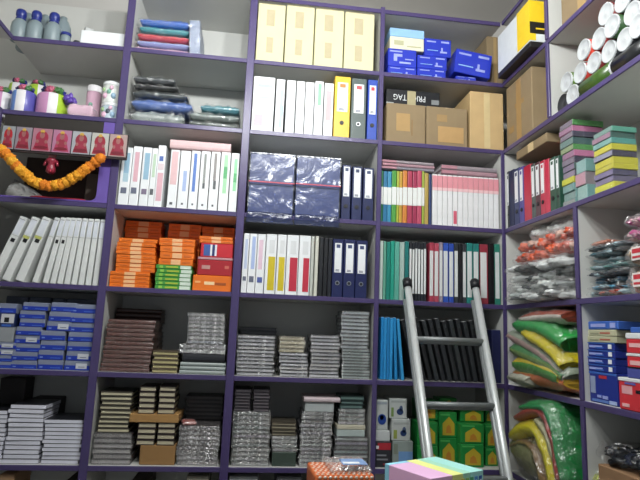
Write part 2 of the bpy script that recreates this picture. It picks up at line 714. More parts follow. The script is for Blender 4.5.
def bottle(label, r, h, cap, group):
    t = thing('bottle', label, 'bottle', group)
    MB().lathe([(r * .9, 0), (r, .006), (r, h * .55), (r * .93, h * .72), (r * .62, h * .88), (r * .42, h * .93), (r * .4, h)], m=BOT).build('body', t)
    if cap:
        MB().lathe([(r * .55, h * .9), (r * .6, h * .95), (r * .5, h), (r * .52, h * 1.02), (r * .62, h * 1.08), (r * .62, h * 1.24), (r * .5, h * 1.32), (r * .2, h * 1.35)], m=CAPB).build('cap', t)
    return t


gb = 'grey bottles on the top left shelf'
for k, (px, py) in enumerate(((18.5, 36), (34, 38), (52, 39))):
    p = at(px, py, .05)
    place(bottle('grey bottle with blue cap, %s of the front row on the top shelf' % ('left', 'middle', 'right')[k], .04, .125, 1, gb), p.x, .05, ZT[1])
for k, px in enumerate((27.5, 44.5, 62.5)):
    p = at(px, 30, .15)
    place(bottle('grey bottle behind the front row, %s of three on the top shelf' % ('left', 'middle', 'right')[k], .044, .205, 0, gb), p.x, .15, ZT[1])
p = at(65.5, 40, .05)
t = thing('jar', 'short grey jar with a dark blue rim right of the bottles', 'jar')
MB().lathe([(.021, 0), (.024, .004), (.024, .045), (.022, .05)], m=BOT).build('body', t)
MB().lathe([(.0245, .05), (.025, .052), (.025, .064), (.021, .067)], m=CAPB).build('lid', t)
place(t, p.x, .05, ZT[1])
p = at(77, 42, .04)
t = thing('black_jar', 'small low black jar between the grey jar and the white carton', 'jar')
MB().lathe([(.016, 0), (.017, .003), (.017, .02), (.015, .023)], m=mat('#33343c', .5)).build('body', t)
place(t, p.x, .04, ZT[1])
c, w_, h = slot(80, 124, 31.5, 1, .04)
t = carton('paper_carton', 'low white carton beside the left upright of the top shelf', 'box', w_, .2, h, WHITE, lid=.0)
place(t, c, .04, ZT[1])
zt = ZT[1] + h
t = thing('tape_roll', 'small white tape roll standing on the low white carton', 'tape')
MB().cyl((-.02, 0, .026), (.02, 0, .026), .026, n=20, m=OFFW).build('roll', t)
MB().cyl((-.021, 0, .026), (.021, 0, .026), .013, n=16, m=mat('#9a958c', .7)).build('core', t)
p = at(89, 28, .12)
place(t, p.x, .12, zt, .5)

# folder packs, second bay of the top shelf
g = 'wrapped folder packs on the top shelf'
c, w_, H = slot(133, 190, 17.5, 1, .03)
z = ZT[1]
packs = [('pink', '#b88aa8', .18), ('lilac', '#8f9ad0', .18), ('red', '#c8303f', .2), ('teal', '#1f8f9a', .2), ('blue', '#2f62bc', .24)]
for k, (nm, hx, fr) in enumerate(packs):
    hh = H * fr
    t = packet('folder_pack', '%s folders in clear wrap, %s in the bright pile on the top shelf' % (nm, ORD[4 - k]), 'folders', w_ * (1.1 - .02 * k), .26, hh, mat(hx, .4), k, g, film(.14, 30, .03), wr=.4)
    place(t, max(c + random.uniform(-.01, .01), UX[0] + HWS[0] + .004 + w_ * .52), .02, z)
    z += hh
c, w_, h = slot(188.5, 199, 21, 1, .02)
t = thing('folder_pack', 'grey blue folders standing on edge right of the bright pile', 'folders', g)
MB().box(-w_ / 2, w_ / 2, 0, .24, 0, h, mat('#6f83a8', .4), .004).build('contents', t)
MB().box(-w_ / 2 - .003, w_ / 2 + .003, -.003, .243, 0, h + .002, film(.25), .003).build('plastic_bag', t)
place(t, c + .013, .01, ZT[1], 0, -.07)

# four cream cartons
g = 'cream cartons on the top shelf'
PR = mat('#b5a98a', .8)
for k, (a, b, y) in enumerate(((256.5, 284.5, 4), (285.5, 313.8, 6), (314.8, 343.5, 9), (344.5, 374, 13))):
    c, w_, h = slot(a, b, y, 1, .012)
    t = carton('cream_carton', 'tall cream carton, %s of the four on the top shelf' % LR[k] if k < 3 else 'tall cream carton, rightmost of the four on the top shelf', 'box',
               w_, .3, h, CREAMCARD, g, prints=[(.32, .62, .62, .9, PR), (.36, .6, .16, .42, PR), (.02, .98, .995, 1.0, PR)])
    place(t, c, .012, ZT[1])

# blue boxes
BLU = mat('#2436b4', .35, var=.05)
SKY = mat('#8fb9e0', .4)
CRM = mat('#ded9bf', .5)
LOGO = mat('#98a2d8', .4)
g = 'blue boxes on the top shelf'


def blue_box(label, w_, h, d=.2, pr=None):
    return carton('blue_box', label, 'box', w_, d, h, BLU, g, prints=pr or [(.08, .42, .78, .86, LOGO), (.62, .92, .78, .88, LOGO), (.58, .84, .2, .3, LOGO), (.62, .68, .3, .5, LOGO), (.1, .5, .3, .34, SKY)])


z0 = ZT[1]
c, w_, h1 = slot(388, 416.5, 67, 1, .03)
place(blue_box('blue box at the bottom left of the blue pile', w_, h1), c, .03, z0)
c, w_, h2 = slot(388, 416.5, 49, 1, .03, z0 + h1)
place(blue_box('blue box with white swirl print under the cream and light blue box', w_, h2, pr=[(.06, .5, .8, .88, LOGO), (.2, .32, .3, .7, LOGO), (.32, .5, .55, .7, LOGO), (.4, .8, .18, .28, LOGO), (.6, .9, .4, .46, LOGO)]), c, .03, z0 + h1)
zz = z0 + h1 + h2
c, w_, h3 = slot(389, 423, 29, 1, .035, zz)
t = carton('stationery_box', 'cream box with light blue top band on the blue boxes', 'box', w_, .2, h3, CRM, lid=.4, lidm=SKY, prints=[(.12, .4, .2, .42, mat('#b3b18f', .6)), (.5, .92, .14, .2, mat('#b3b18f', .6))])
place(t, c + .006, .035, zz)
cx = c + .006 + w_ / 2
c, w_, g1 = slot(417.5, 446, 69, 1, .03)
place(blue_box('blue box at the bottom right of the blue pile', w_, g1), c, .03, z0)
c, w_, g2 = slot(417.5, 447, 56, 1, .03, z0 + g1)
place(blue_box('blue box in the middle of the right blue column', w_, g2), c, .03, z0 + g1)
c, w_, g3 = slot(424.5, 451, 39, 1, .03, z0 + g1 + g2)
place(blue_box('blue box right of the cream and light blue box', w_, g3), max(c, cx + w_ / 2 + .002), .03, z0 + g1 + g2)
c, w_, h5 = slot(456, 476, 76.5, 1, .02)
place(blue_box('small blue box under the tilted blue box', w_, h5, .16), c, .02, z0)
c, w_, h6 = slot(453, 489, 56, 1, .02, z0 + h5)
place(blue_box('large tilted blue box right of the blue pile', w_, h6 * 1.12, .18), c + .005, .02, z0 + h5 + .012, 0, .12)

# right-hand unit, top shelf: long white and yellow box, cartons
pm = 45
ya, yb = atx(497, 60, XF - .05).y, atx(529.5, 60, XF - .05).y
t = thing('long_box', 'long white box with yellow end band and black base, corner of the top shelf', 'box')
L, Hh, Dd = ya - yb, .24, .12
YEL, BLK = mat('#e8c52a', .4), mat('#1c1a1a', .5)
m = MB()
m.box(-L / 2, L / 2, 0, Dd, .03, Hh, mat('#d9dde0', .35), .003)
m.box(L / 2 - L * .36, L / 2 + .001, -.001, .03, .035, Hh + .0008, YEL)
m.box(L / 2 - .01, L / 2 + .0016, -.0006, Dd, .13, Hh + .0008, YEL)
m.box(L / 2 - .01, L / 2 + .0016, .0, Dd + .0006, .07, .13, BLK)
m.box(L / 2 - .01, L / 2 + .0018, .03, Dd - .03, .092, .1, YEL)
m.build('body', t)
MB().box(-L / 2, L / 2, 0, Dd, 0, .03, BLK, .002).build('base', t)
place(t, XF - .045, (ya + yb) / 2, ZT[1], RZ)
t = carton('cardboard_carton', 'brown carton behind the long white and yellow box', 'box', L - .02, .17, .32, CARD, tape=mat('#a58a5e', .5), prints=[(.1, .3, .6, .8, mat('#93754b', .8))])
place(t, XF + .09, (ya + yb) / 2 + .0, ZT[1], RZ)
c, w_, h = slot(487, 503, 20, 1, .1)
t = carton('cardboard_carton', 'brown carton standing in the corner behind the blue boxes', 'box', w_, .2, h, CARD, tape=mat('#a58a5e', .5))
place(t, c, .1, ZT[1])
t = carton('cardboard_carton', 'brown carton at the top right above the stacked cans', 'box', .3, .25, .24, CARD, tape=mat('#a58a5e', .5))
place(t, XF + .03, YU - .22, ZT[1], RZ)

# ================================================================== ROW 2
# gift packs with bows
PINKM, LIME, LBLUE, LILAC = mat('#c68fb8', .35), mat('#a8c93e', .35), mat('#6a8fd6', .35), mat('#5a57a8', .35)
WH2 = mat('#e6e3e6', .3)


def gift_pack(label, w_, h, cols, grp):
    t = thing('gift_pack', label, 'gift pack', grp)
    mb = MB()
    n = 32
    r = w_ / 2
    prof = [(.9, 0), (1, .05), (1, .55), (1, .9), (.93, .97), (.5, 1.0)]
    rings = []
    for q, z in prof:
        rings.append([mb.bm.verts.new((q * r * math.cos(2 * math.pi * k / n), q * r * math.sin(2 * math.pi * k / n), z * h)) for k in range(n)])
    for a, b in zip(rings, rings[1:]):
        for k in range(n):
            f = mb.bm.faces.new((a[k], a[(k + 1) % n], b[(k + 1) % n], b[k]))
            # stripes run upwards; front is k around 3/4 of the turn
            u = math.cos(2 * math.pi * (k + .5) / n) * .5 + .5
            f.material_index = mb.mi(cols[min(len(cols) - 1, int(u * len(cols)))])
            f.smooth = True
    mb.bm.faces.new(rings[0][::-1])
    mb.bm.faces.new(rings[-1])
    mb.build('wrapped_body', t)
    b = MB()
    bm_ = mat('#2d2f86', .3)
    for a in range(6):
        an = a * math.pi / 3 + .3
        c_ = Vector((math.cos(an) * r * .42, math.sin(an) * r * .42, h + r * .30))
        b.ball(c_, r * .3, r * .3, r * .26, [bm_, mat('#b0487a', .3), bm_, mat('#232a5e', .3), mat('#c2627e', .3), mat('#4a7a48', .3)][a], 3, .9, a * 2.3 + w_ * 100)
    b.ball((0, 0, h + r * .2), r * .3, r * .3, r * .26, bm_, 2, .3, 9)
    b.build('bow', t)
    return t


g = 'striped gift packs with bows'
gp = [(3, 100, 20, .10, .135, [LBLUE, PINKM, WH2], 'light blue and pink gift pack at the far left edge', -6),
      (19.5, 95, 21, .03, .125, [LBLUE, WH2, LILAC], 'blue and white striped gift pack with dark bow, front left', 0),
      (47, 100, 28, .03, .125, [PINKM, PINKM, WH2, LIME], 'pink, white and lime gift pack with dark bow, front', 0),
      (15, 85, 18, .2, .235, [LIME, WH2, LILAC], 'tall lime and purple gift pack behind the blue and white one', 0),
      (35, 85, 17, .2, .235, [LIME, LIME, WH2], 'tall lime gift pack behind the pink striped one', 0)]
for px, py, wd, yf, h, cl, lb, off in gp:
    p = at(px + off, py, yf)
    w_ = wd / 190
    place(gift_pack(lb, w_, h, cl, g), p.x, yf + w_ / 2, ZT[2], random.uniform(-.1, .1))
PALEP = mat('#e0b6cb', .4)
c, w_, h = slot(66, 94, 102, 2, .02)
t = packet('gift_pouch', 'pale pink pouch lying in front of the pink cylinder', 'pouch', w_, .1, h, PALEP, 3, None, film(.15))
place(t, c, .015, ZT[2])
p = at(73.5, 95, .1)
t = thing('ribbon_bow', 'purple bow on top of the pale pink pouch', 'bow')
m = MB()
for a in range(5):
    an = a * 1.256
    m.ball((math.cos(an) * .016, math.sin(an) * .014, .022 + .012 * (a % 2)), .018, .015, .018, mat('#5a3fa0', .3), 2, .4, a)
m.build('loops', t)
m = MB()
m.ball((0, 0, .05), .012, .01, .02, mat('#6a4fb0', .3), 2, .3, 4)
m.build('knot', t)
place(t, p.x, .065, ZT[2] + h - .006)


def tin(label, r, h, body, lidm, spots, grp):
    t = thing('tin', label, 'tin', grp)
    MB().lathe([(r * .97, 0), (r, .004), (r, h * .84)], m=body, n=28).build('body', t)
    MB().lathe([(r * 1.03, h * .84), (r * 1.04, h * .86), (r * 1.04, h * .98), (r * .98, h)], m=lidm, n=28).build('lid', t)
    m = MB()
    for k, (a, z, q, mm) in enumerate(spots):
        an = math.radians(a)
        m.ball((math.cos(an) * r * .985, math.sin(an) * r * .985, z * h), q, q, q * 1.2, mm, 2, .3, k)
    m.build('flower_print', t)
    return t


g = 'round tins by the left upright'
spots = [(-120, .3, .012, PALEP), (-95, .5, .011, mat('#7fae9a', .4)), (-65, .32, .013, mat('#9ab7cf', .4)), (-80, .68, .01, PALEP), (-135, .62, .01, mat('#9dbb8a', .4))]
c, w_, h = slot(99, 118.5, 102, 2, .03)
place(tin('pale blue printed tin, lower of the two stacked by the upright', w_ / 2, h, mat('#b9c9d2', .35), WHITE, [(a, z, q, mat('#4a5560', .4) if k == 1 else mm) for k, (a, z, q, mm) in enumerate(spots)], g), c, .03 + w_ / 2, ZT[2])
c2, w2, h2 = slot(100.5, 119, 80.5, 2, .03, ZT[2] + h)
place(tin('white printed tin, upper of the two stacked by the upright', w2 / 2, h2, mat('#d9dcd8', .35), WHITE, spots, g), c2, .03 + w_ / 2, ZT[2] + h)
c, w_, h = slot(84, 99, 85, 2, .14)
place(tin('pink printed tin left of the two stacked tins', w_ / 2, h, PALEP, WH2, spots[:3], g), c, .13 + w_ / 2, ZT[2])

# dark folder packs
g = 'wrapped dark folder packs'
z = ZT[2]
for k, (a, b, y0, y1, hx, nm) in enumerate(((124, 187, 109, 124, '#8a9290', 'clear grey'), (124, 196, 98, 109, '#3f66b0', 'light blue'), (126, 191, 89.5, 98, '#1c2a2e', 'dark teal'), (126, 181, 82.5, 89.5, '#12161a', 'black'), (126, 178, 74.5, 82.5, '#3a4046', 'dark grey'))):
    c, w_, h = slot(a, b, y0, 2, .02, z)
    t = packet('folder_pack', '%s folders in clear wrap, %s in the dark pile by the tins' % (nm, ORD[4 - k]), 'folders', w_, .27, h, mat(hx, .4), k + 11, g, film(.17, 26, .02), wr=.5)
    place(t, max(c, UX[0] + HWS[0] + .006 + w_ * .48), .015, z, random.uniform(-.02, .02))
    z += h
z = ZT[2]
for k, (a, b, y0, hx, nm) in enumerate(((184.5, 241, 119, '#46524e', 'grey green'), (184.5, 242, 110, '#6a7672', 'pale grey'), (197, 242, 104.5, '#1b7f90', 'teal'))):
    c, w_, h = slot(a, b, y0, 2, .0 if k < 2 else .03, z)
    t = packet('folder_pack', '%s folders in clear wrap, low pile right of the dark folders, %s' % (nm, ORD[2 - k]), 'folders', w_ * .97, .26, h, mat(hx, .4), k + 31, g, film(.2, 26, .03), wr=.5)
    place(t, c + .004, .012, z, random.uniform(-.02, .02))
    z += h

# white files and three lever arch files
g = 'white files on the second shelf'
RD, GR, BL, PK = mat('#c98a93', .5), mat('#86b79a', .5), mat('#4f79b8', .5), mat('#d6a9b4', .5)
GRY = mat('#a9aeb8', .5)
fl = [(251.5, 274, 76.5, [(.2, .9, .8, .86, GRY), (.2, .8, .6, .63, GRY), (.1, .5, .1, .3, PK)], 0, 'wide white ring file'),
      (275.5, 284, 79, [(.5, .9, .3, .5, BL), (.5, .85, .1, .8, mat('#a9c3d6', .5))], 0, 'white file with blue spine print'),
      (286, 295, 80, [(.55, .9, .1, .9, mat('#d3dccf', .5))], 0, 'white file with pale grey print'),
      (296, 304.3, 81, [(.2, .8, .35, .8, mat('#dfc4c8', .5))], 0, 'white file with pale pink print'),
      (305, 313.6, 82, [(.2, .7, .45, .85, mat('#e0cdd2', .5))], 0, 'white file with faint rose print'),
      (314.4, 323, 81, [(.35, .75, .55, .95, GR)], 0, 'white file with green spine print'),
      (324, 333, 83, [(.2, .8, .3, .85, mat('#dfa9ae', .5))], 0, 'white file with pink red print')]
for a, b, y, pr, ry, lb in fl:
    c, w_, h = slot(a, b, y, 2, .012)
    place(spine_file('ring_file', lb + ' on the second shelf', w_, h, .33, WHITE, pr, g), c, .012, ZT[2])
for a, b, y, hx, mk, rg, lb in ((334.3, 350, 76.5, '#d9b21f', '#c97a3a', BLACK, 'yellow lever arch file with white label'),
                                (351.2, 366, 78.5, '#4a5654', '#b54a52', METAL, 'dark grey green lever arch file beside the yellow one'),
                                (367.6, 381.5, 80, '#2546a8', '#c23b46', BLACK, 'bright blue lever arch file by the upright')):
    c, w_, h = slot(a, b, y, 2, .01)
    place(lever_arch('lever_arch_file', lb, w_, h, .33, mat(hx, .4), mk, rg, 'lever arch files on the second shelf', (.42, .9)), c, .01, ZT[2])

# cartons, price tag box
TAPE = mat('#c9b287', .35)
for a, b, y, lb in ((386.5, 425.5, 104, 'brown carton under the black box'), (426.5, 467.5, 107.5, 'brown carton right of the one under the black box')):
    c, w_, h = slot(a, b, y, 2, .012)
    t = carton('cardboard_carton', lb, 'box', w_, .3, h, CARD, 'brown cartons on the second shelf', prints=[(.25, .6, .3, .75, mat('#a98a5c', .8)), (.64, .665, .2, .6, mat('#8a6c44', .8))] if a < 400 else [(.25, .5, .62, .8, mat('#9c7f55', .8)), (.28, .9, .1, .5, mat('#b08e5e', .8))])
    place(t, c, .012, ZT[2])
    if a < 400:
        zb = ZT[2] + h
c, w_, h = slot(386, 440, 90.5, 2, .03, zb)
t = thing('black_box', 'flat black box with upside-down white lettering on the brown cartons', 'box')
m = MB()
m.box(-w_ / 2, w_ / 2, 0, .2, 0, h, mat('#14161c', .35), .003)
m.box(w_ * .34, w_ * .48, -.0008, .001, h * .2, h * .5, mat('#7b7f80', .5))
m.box(-w_ / 2 + .002, -w_ * .36, -.0008, .001, h * .04, h * .13, mat('#9aa0a0', .5))
m.box(-w_ * .3, w_ * .28, -.0008, .001, h * .0, h * .06, mat('#8d8f8a', .5))
m.build('body', t)
MB().box(-w_ * .11, w_ * .045, -.0022, .001, 0, h * .94, mat('#a49a78', .4)).build('tape', t)
place(t, c, .03, zb)


def lettering(txt, size, m, parent, loc, rot, name='lettering', sx=1.):
    cu = bpy.data.curves.new(name, 'FONT')
    cu.body = txt
    cu.size = size
    cu.extrude = .0004
    cu.align_x, cu.align_y = 'CENTER', 'CENTER'
    cu.resolution_u = 2
    o = bpy.data.objects.new('tmp', cu)
    col.objects.link(o)
    dg = bpy.context.evaluated_depsgraph_get()
    me = bpy.data.meshes.new_from_object(o.evaluated_get(dg))
    bpy.data.objects.remove(o)
    me.materials.clear()
    me.materials.append(m)
    q = bpy.data.objects.new(name, me)
    col.objects.link(q)
    q.parent = parent
    q.location, q.rotation_euler = loc, rot
    q.scale = (sx, 1, 1)
    return q


lettering('PRICE TAG', .046, mat('#d5d8da', .5), t, (-w_ * .07, -.0016, h * .5), (math.pi / 2, math.pi, 0), sx=.8)

c, w_, h = slot(471, 504.5, 91.5, 2, -.0)
t = carton('cardboard_carton', 'pale brown upright carton in the corner of the second shelf', 'box', w_, .25, h, mat('#bfa274', .8, var=.08, scale=14), None, tape=mat('#cbb78a', .35), prints=[(.42, .58, .5, .75, mat('#d6c9a6', .5))])
place(t, c, .01, ZT[2])
y0, y1 = atx(506, 110, XF + .005).y, atx(531.5, 100, XF + .005).y
zt = atx(531.5, 65, XF + .005).z
t = carton('cardboard_carton', 'large brown carton on the right-hand shelf next to the cans', 'box', y0 - y1, .2, zt - ZT[2], CARD, None, tape=mat('#a07f50', .5), prints=[(.35, .7, .55, .62, mat('#97784a', .8)), (.1, .3, .2, .3, mat('#97784a', .8))])
place(t, XF + .008, (y0 + y1) / 2, ZT[2], RZ)

# pile of cans, white ends to the aisle
g = 'cans lying with white ends to the aisle'
CB = ['#1c1d20', '#6e1f22', '#17191b', '#c03a2a', '#25282b', '#4d6a25', '#8a2326', '#1c1d20', '#b0342c', '#2d4d2a']
pitch = .09
rr = .0435
rows = [(0, 13, 0), (.5, 13, 0), (1, 12, 1), (1.5, 12, 2)]
ys = YU - .06


def can(label, bm_, dark):
    t = thing('can', label, 'can', g)
    m = MB()
    m.cyl((0, .006, rr), (0, .2, rr), rr, n=22, m=bm_)
    m.build('body', t)
    e = MB()
    ew = mat('#26282b', .35) if dark else mat('#b4b7b9', .35)
    i = e.mi(ew)
    prof = [(rr * .995, .008), (rr * 1.0, 0), (rr * .92, -.001), (rr * .84, .004), (rr * .3, .006), (rr * .2, .0035), (.001, .0035)]
    n = 22
    rings = [[e.bm.verts.new((r * math.cos(2 * math.pi * k / n), y, rr + r * math.sin(2 * math.pi * k / n))) for k in range(n)] for r, y in prof]
    for a, b in zip(rings, rings[1:]):
        for k in range(n):
            f = e.bm.faces.new((a[k], a[(k + 1) % n], b[(k + 1) % n], b[k]))
            f.material_index = i
            f.smooth = True
    e.build('end_cap', t)
    return t


RN = ['bottom', 'second', 'third', 'top']
for r, (off, n, skip) in enumerate(rows):
    q = 0
    for k in range(n):
        if k < skip or (r == 0 and k > 1):
            continue
        y = ys - (k + off) * pitch
        if y < -1.35:
            break
        dark = r == 0 and k == 0
        hx = CB[(k * 3 + r * 5) % len(CB)] if r else '#1c1d20'
        t = can('%s can, %s in the %s layer of the can pile' % ('dark-ended' if dark else 'white-ended', LR[q], RN[r]), mat(hx, .3), dark)
        place(t, XF + .012 + random.uniform(0, .02), y, ZT[2] + r * pitch * .872, RZ)
        q += 1
y = ys - 1.55 * pitch
for k, (hx, nm) in enumerate((('#39561e', 'green'), ('#1a1c1f', 'black'), ('#5a1d20', 'dark red'), ('#15171a', 'black'), ('#c8452e', 'orange red'))):
    nm += ' can lying along the shelf edge, %s' % ('farthest one', 'second farthest', 'middle one', 'second nearest', 'nearest one')[k]
    t = can(nm + ' of the can pile', mat(hx, .3, var=.25, scale=60), False)
    place(t, XF + .012 + rr, y - .2, ZT[2], 0)
    y -= .206

# ================================================================== ROW 3
# shrine: pictures, garland, cabinet
t = thing('shrine_cabinet', 'dark niche with a purple front under the row of red pictures', 'shrine')
z0, z1 = ZT[3], ZS[2] - T / 2 - .002
xa, xb = XL + .015, UX[0] - HWS[0] - .002
m = MB()
o0, o1 = xb - .052, xa
pts = []
zl, zh, rr_ = z0 + .008, z0 + .285, .03
outer = [(xa, z0 + .001), (xb, z0 + .001), (xb, z1), (xa, z1)]
# front plate as strips round a rounded opening
PV = mat('#66519f', .4, var=.05, scale=8)
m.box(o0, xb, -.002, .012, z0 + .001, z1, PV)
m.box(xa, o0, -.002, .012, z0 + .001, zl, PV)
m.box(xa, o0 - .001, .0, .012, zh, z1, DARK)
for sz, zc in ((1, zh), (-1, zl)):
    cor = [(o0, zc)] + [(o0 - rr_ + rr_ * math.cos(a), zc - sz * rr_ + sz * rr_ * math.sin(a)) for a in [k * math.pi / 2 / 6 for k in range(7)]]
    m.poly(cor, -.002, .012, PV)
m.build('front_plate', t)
m = MB()
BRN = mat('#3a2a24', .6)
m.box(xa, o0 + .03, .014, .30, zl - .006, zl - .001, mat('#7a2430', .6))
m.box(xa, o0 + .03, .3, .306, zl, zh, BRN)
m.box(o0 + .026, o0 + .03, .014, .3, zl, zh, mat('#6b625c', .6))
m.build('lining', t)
g = 'niche contents'
p = at(96, 198, .16)
t = carton('storage_box', 'grey brown box standing inside the niche at the right', 'box', .1, .1, .17, mat('#5d534a', .7))
place(t, p.x, .14, zl - .0005)

# strip of pictures
yf = -.055
pa, pb = at(1, 139, yf), at(128, 145, yf)
zb, zt_ = at(60, 152.5, yf).z, at(60, 130, yf).z
t = thing('picture_strip', 'row of seven small red devotional pictures hung above the marigold garland', 'pictures')
place(t, 0, yf, 0)
MB().box(pa.x, pb.x, .003, .012, zb - .012, zt_ + .004, mat('#2c2324', .5), .002).build('frame', t)
for a in (pa.x + .1, pb.x - .06):
    MB().box(a - .01, a + .01, .012, .041, zt_ - .03, zt_, METAL).build('hook', t)
edges = [1, 15, 32, 52.5, 72, 91.5, 109.5, 128]
bgs = ['#8f9398', '#8a828b', '#a3707f', '#a87490', '#9fa2a8', '#b0b0aa', '#a8928e']  # background colours darkened to stand in for shade from the shelf above
reds = ['#a8202a', '#8d2438', '#9b2a44', '#a63a5a', '#8a2a3c', '#962a3a', '#8c2636']
hz = zt_ - zb
for k in range(7):
    x0, x1 = at(edges[k] + .6, 138, yf).x, at(edges[k + 1] - .6, 138, yf).x
    o = MB().box(x0, x1, -.001, .0035, zb, zt_, mat(bgs[k], .3)).build('picture', t)
    m = MB()
    cx, ww = (x0 + x1) / 2, (x1 - x0)
    R1, G1, S1 = mat(reds[k], .4), mat('#c9a04a', .4), mat('#96605e', .5)
    y = -.0016

    def disc(u, v, ru, rv, mm, q=0, n=14):
        m.poly([(cx + ww * (u + ru * math.cos(2 * math.pi * i / n)), zb + hz * (v + rv * math.sin(2 * math.pi * i / n))) for i in range(n)], y - q * .0004, 0, mm)
    disc(0, .60, .33, .30, mat(reds[k], .4), 0)
    m.poly([(cx - ww * .42, zb + hz * .05), (cx + ww * .42, zb + hz * .05), (cx + ww * .3, zb + hz * .4), (cx - ww * .3, zb + hz * .4)], y, 0, R1)
    disc(0, .38, .22, .24, mat('#8f2f42', .4), 1)
    disc(0, .70, .13, .14, S1, 2)
    disc(0, .87, .12, .08, G1, 2)
    disc(-.22, .42, .08, .08, S1, 2)
    disc(.22, .42, .08, .08, S1, 2)
    disc(0, .16, .36, .07, mat('#71202e', .4), 2)
    m.build('seated_figure', o)

# garland
t = thing('marigold_garland', 'orange marigold garland sagging below the red pictures', 'garland')
place(t, 0, -.075, 0)
ctrl = [(1, 150), (8, 156), (20, 170), (34, 182), (48, 186.5), (62, 184), (76, 177), (90, 166), (103, 157)]
P3 = [at(x, y, -.075) for x, y in ctrl]
path = []
for i in range(len(P3) - 1):
    for k in range(10):
        path.append(P3[i].lerp(P3[i + 1], k / 10))
path.append(P3[-1])
m = MB()
for a, b in zip(path[::5], path[5::5]):
    m.cyl((a.x, 0, a.z), (b.x, 0, b.z), .003, n=6, m=mat('#6e5a20', .8))
m.build('string', t)
acc, k = 0, 0
last = None
for q in path:
    if last is None or (q - last).length > .0225:
        m = MB()
        m.ball((q.x, random.uniform(-.004, .004), q.z), .024, .022, .024, mat(random.choice(['#e08a12', '#e39a1a', '#d97a10', '#e8a426']), .7, bump=.6, scale=180), 3, .42, k * 1.7)
        m.build('marigold', t)
        last = q
        k += 1

# hanging red figure and silver cloth in the niche
p0, p1 = at(54, 152, .0), at(54, 174.5, .0)
t = thing('hanging_figurine', 'small red ornament hanging in front of the dark niche', 'ornament')
place(t, p0.x, -.012, p1.z)
hh = (p0.z - p1.z) * .93
m = MB()
R2 = mat('#8e2a3c', .35)
m.lathe([(.012, 0), (.022, .01), (.02, hh * .3), (.014, hh * .45), (.026, hh * .55), (.024, hh * .68), (.012, hh * .75)], m=R2, n=14)
m.build('body', t)
m = MB()
m.ball((0, 0, hh * .84), .018, .017, .019, mat('#b87a7a', .4), 2)
m.lathe([(.019, hh * .88), (.017, hh * .95), (.006, hh * 1.02)], m=R2, n=12)
m.build('head', t)
for s in (-1, 1):
    m = MB()
    m.cyl((s * .022, 0, hh * .62), (s * .03, -.008, hh * .35), .007, .006, n=8, m=R2)
    m.build('arm', t)
m = MB()
m.cyl((0, .006, hh), (0, .006, hh + .03), .0012, n=6, m=METAL)
m.build('cord', t)

t = thing('silver_cloth', 'crumpled silver grey cloth draped at the left of the niche', 'cloth')
A = at(1, 172, .02)
B = at(36, 198, .02)
m = MB()
i = m.mi(mat('#9b9a98', .35, var=.1, scale=12))
nx, nz = 26, 18
gr_ = []
for j in range(nz + 1):
    row = []
    for k in range(nx + 1):
        u, v = k / nx, j / nz
        x = A.x + (B.x - A.x) * u
        top = A.z - (A.z - (zl + .02)) * (u ** 1.3)
        z = zl + .004 + (top - zl) * v
        y = .06 + .1 * v + .03 * noise.noise(Vector((u * 5, v * 3, 1))) + .015 * noise.noise(Vector((u * 13, v * 7, 4)))
        row.append(m.bm.verts.new((x, y, z)))
    gr_.append(row)
for j in range(nz):
    for k in range(nx):
        f = m.bm.faces.new((gr_[j][k], gr_[j][k + 1], gr_[j + 1][k + 1], gr_[j + 1][k]))
        f.material_index = i
        f.smooth = True
o = m.build('draped_fabric', t)
md = o.modifiers.new('thickness', 'SOLIDIFY')
md.thickness = .004
t = thing('red_cloth', 'strip of red cloth along the front of the niche floor', 'cloth')
A, B = at(30, 198, .02), at(86, 198, .02)
m = MB()
m.pillow(B.x - A.x, .08, .012, mat('#b0263a', .6), 6, wr=.5)
m.build('folded_fabric', t)
place(t, (A.x + B.x) / 2, .014, zl)

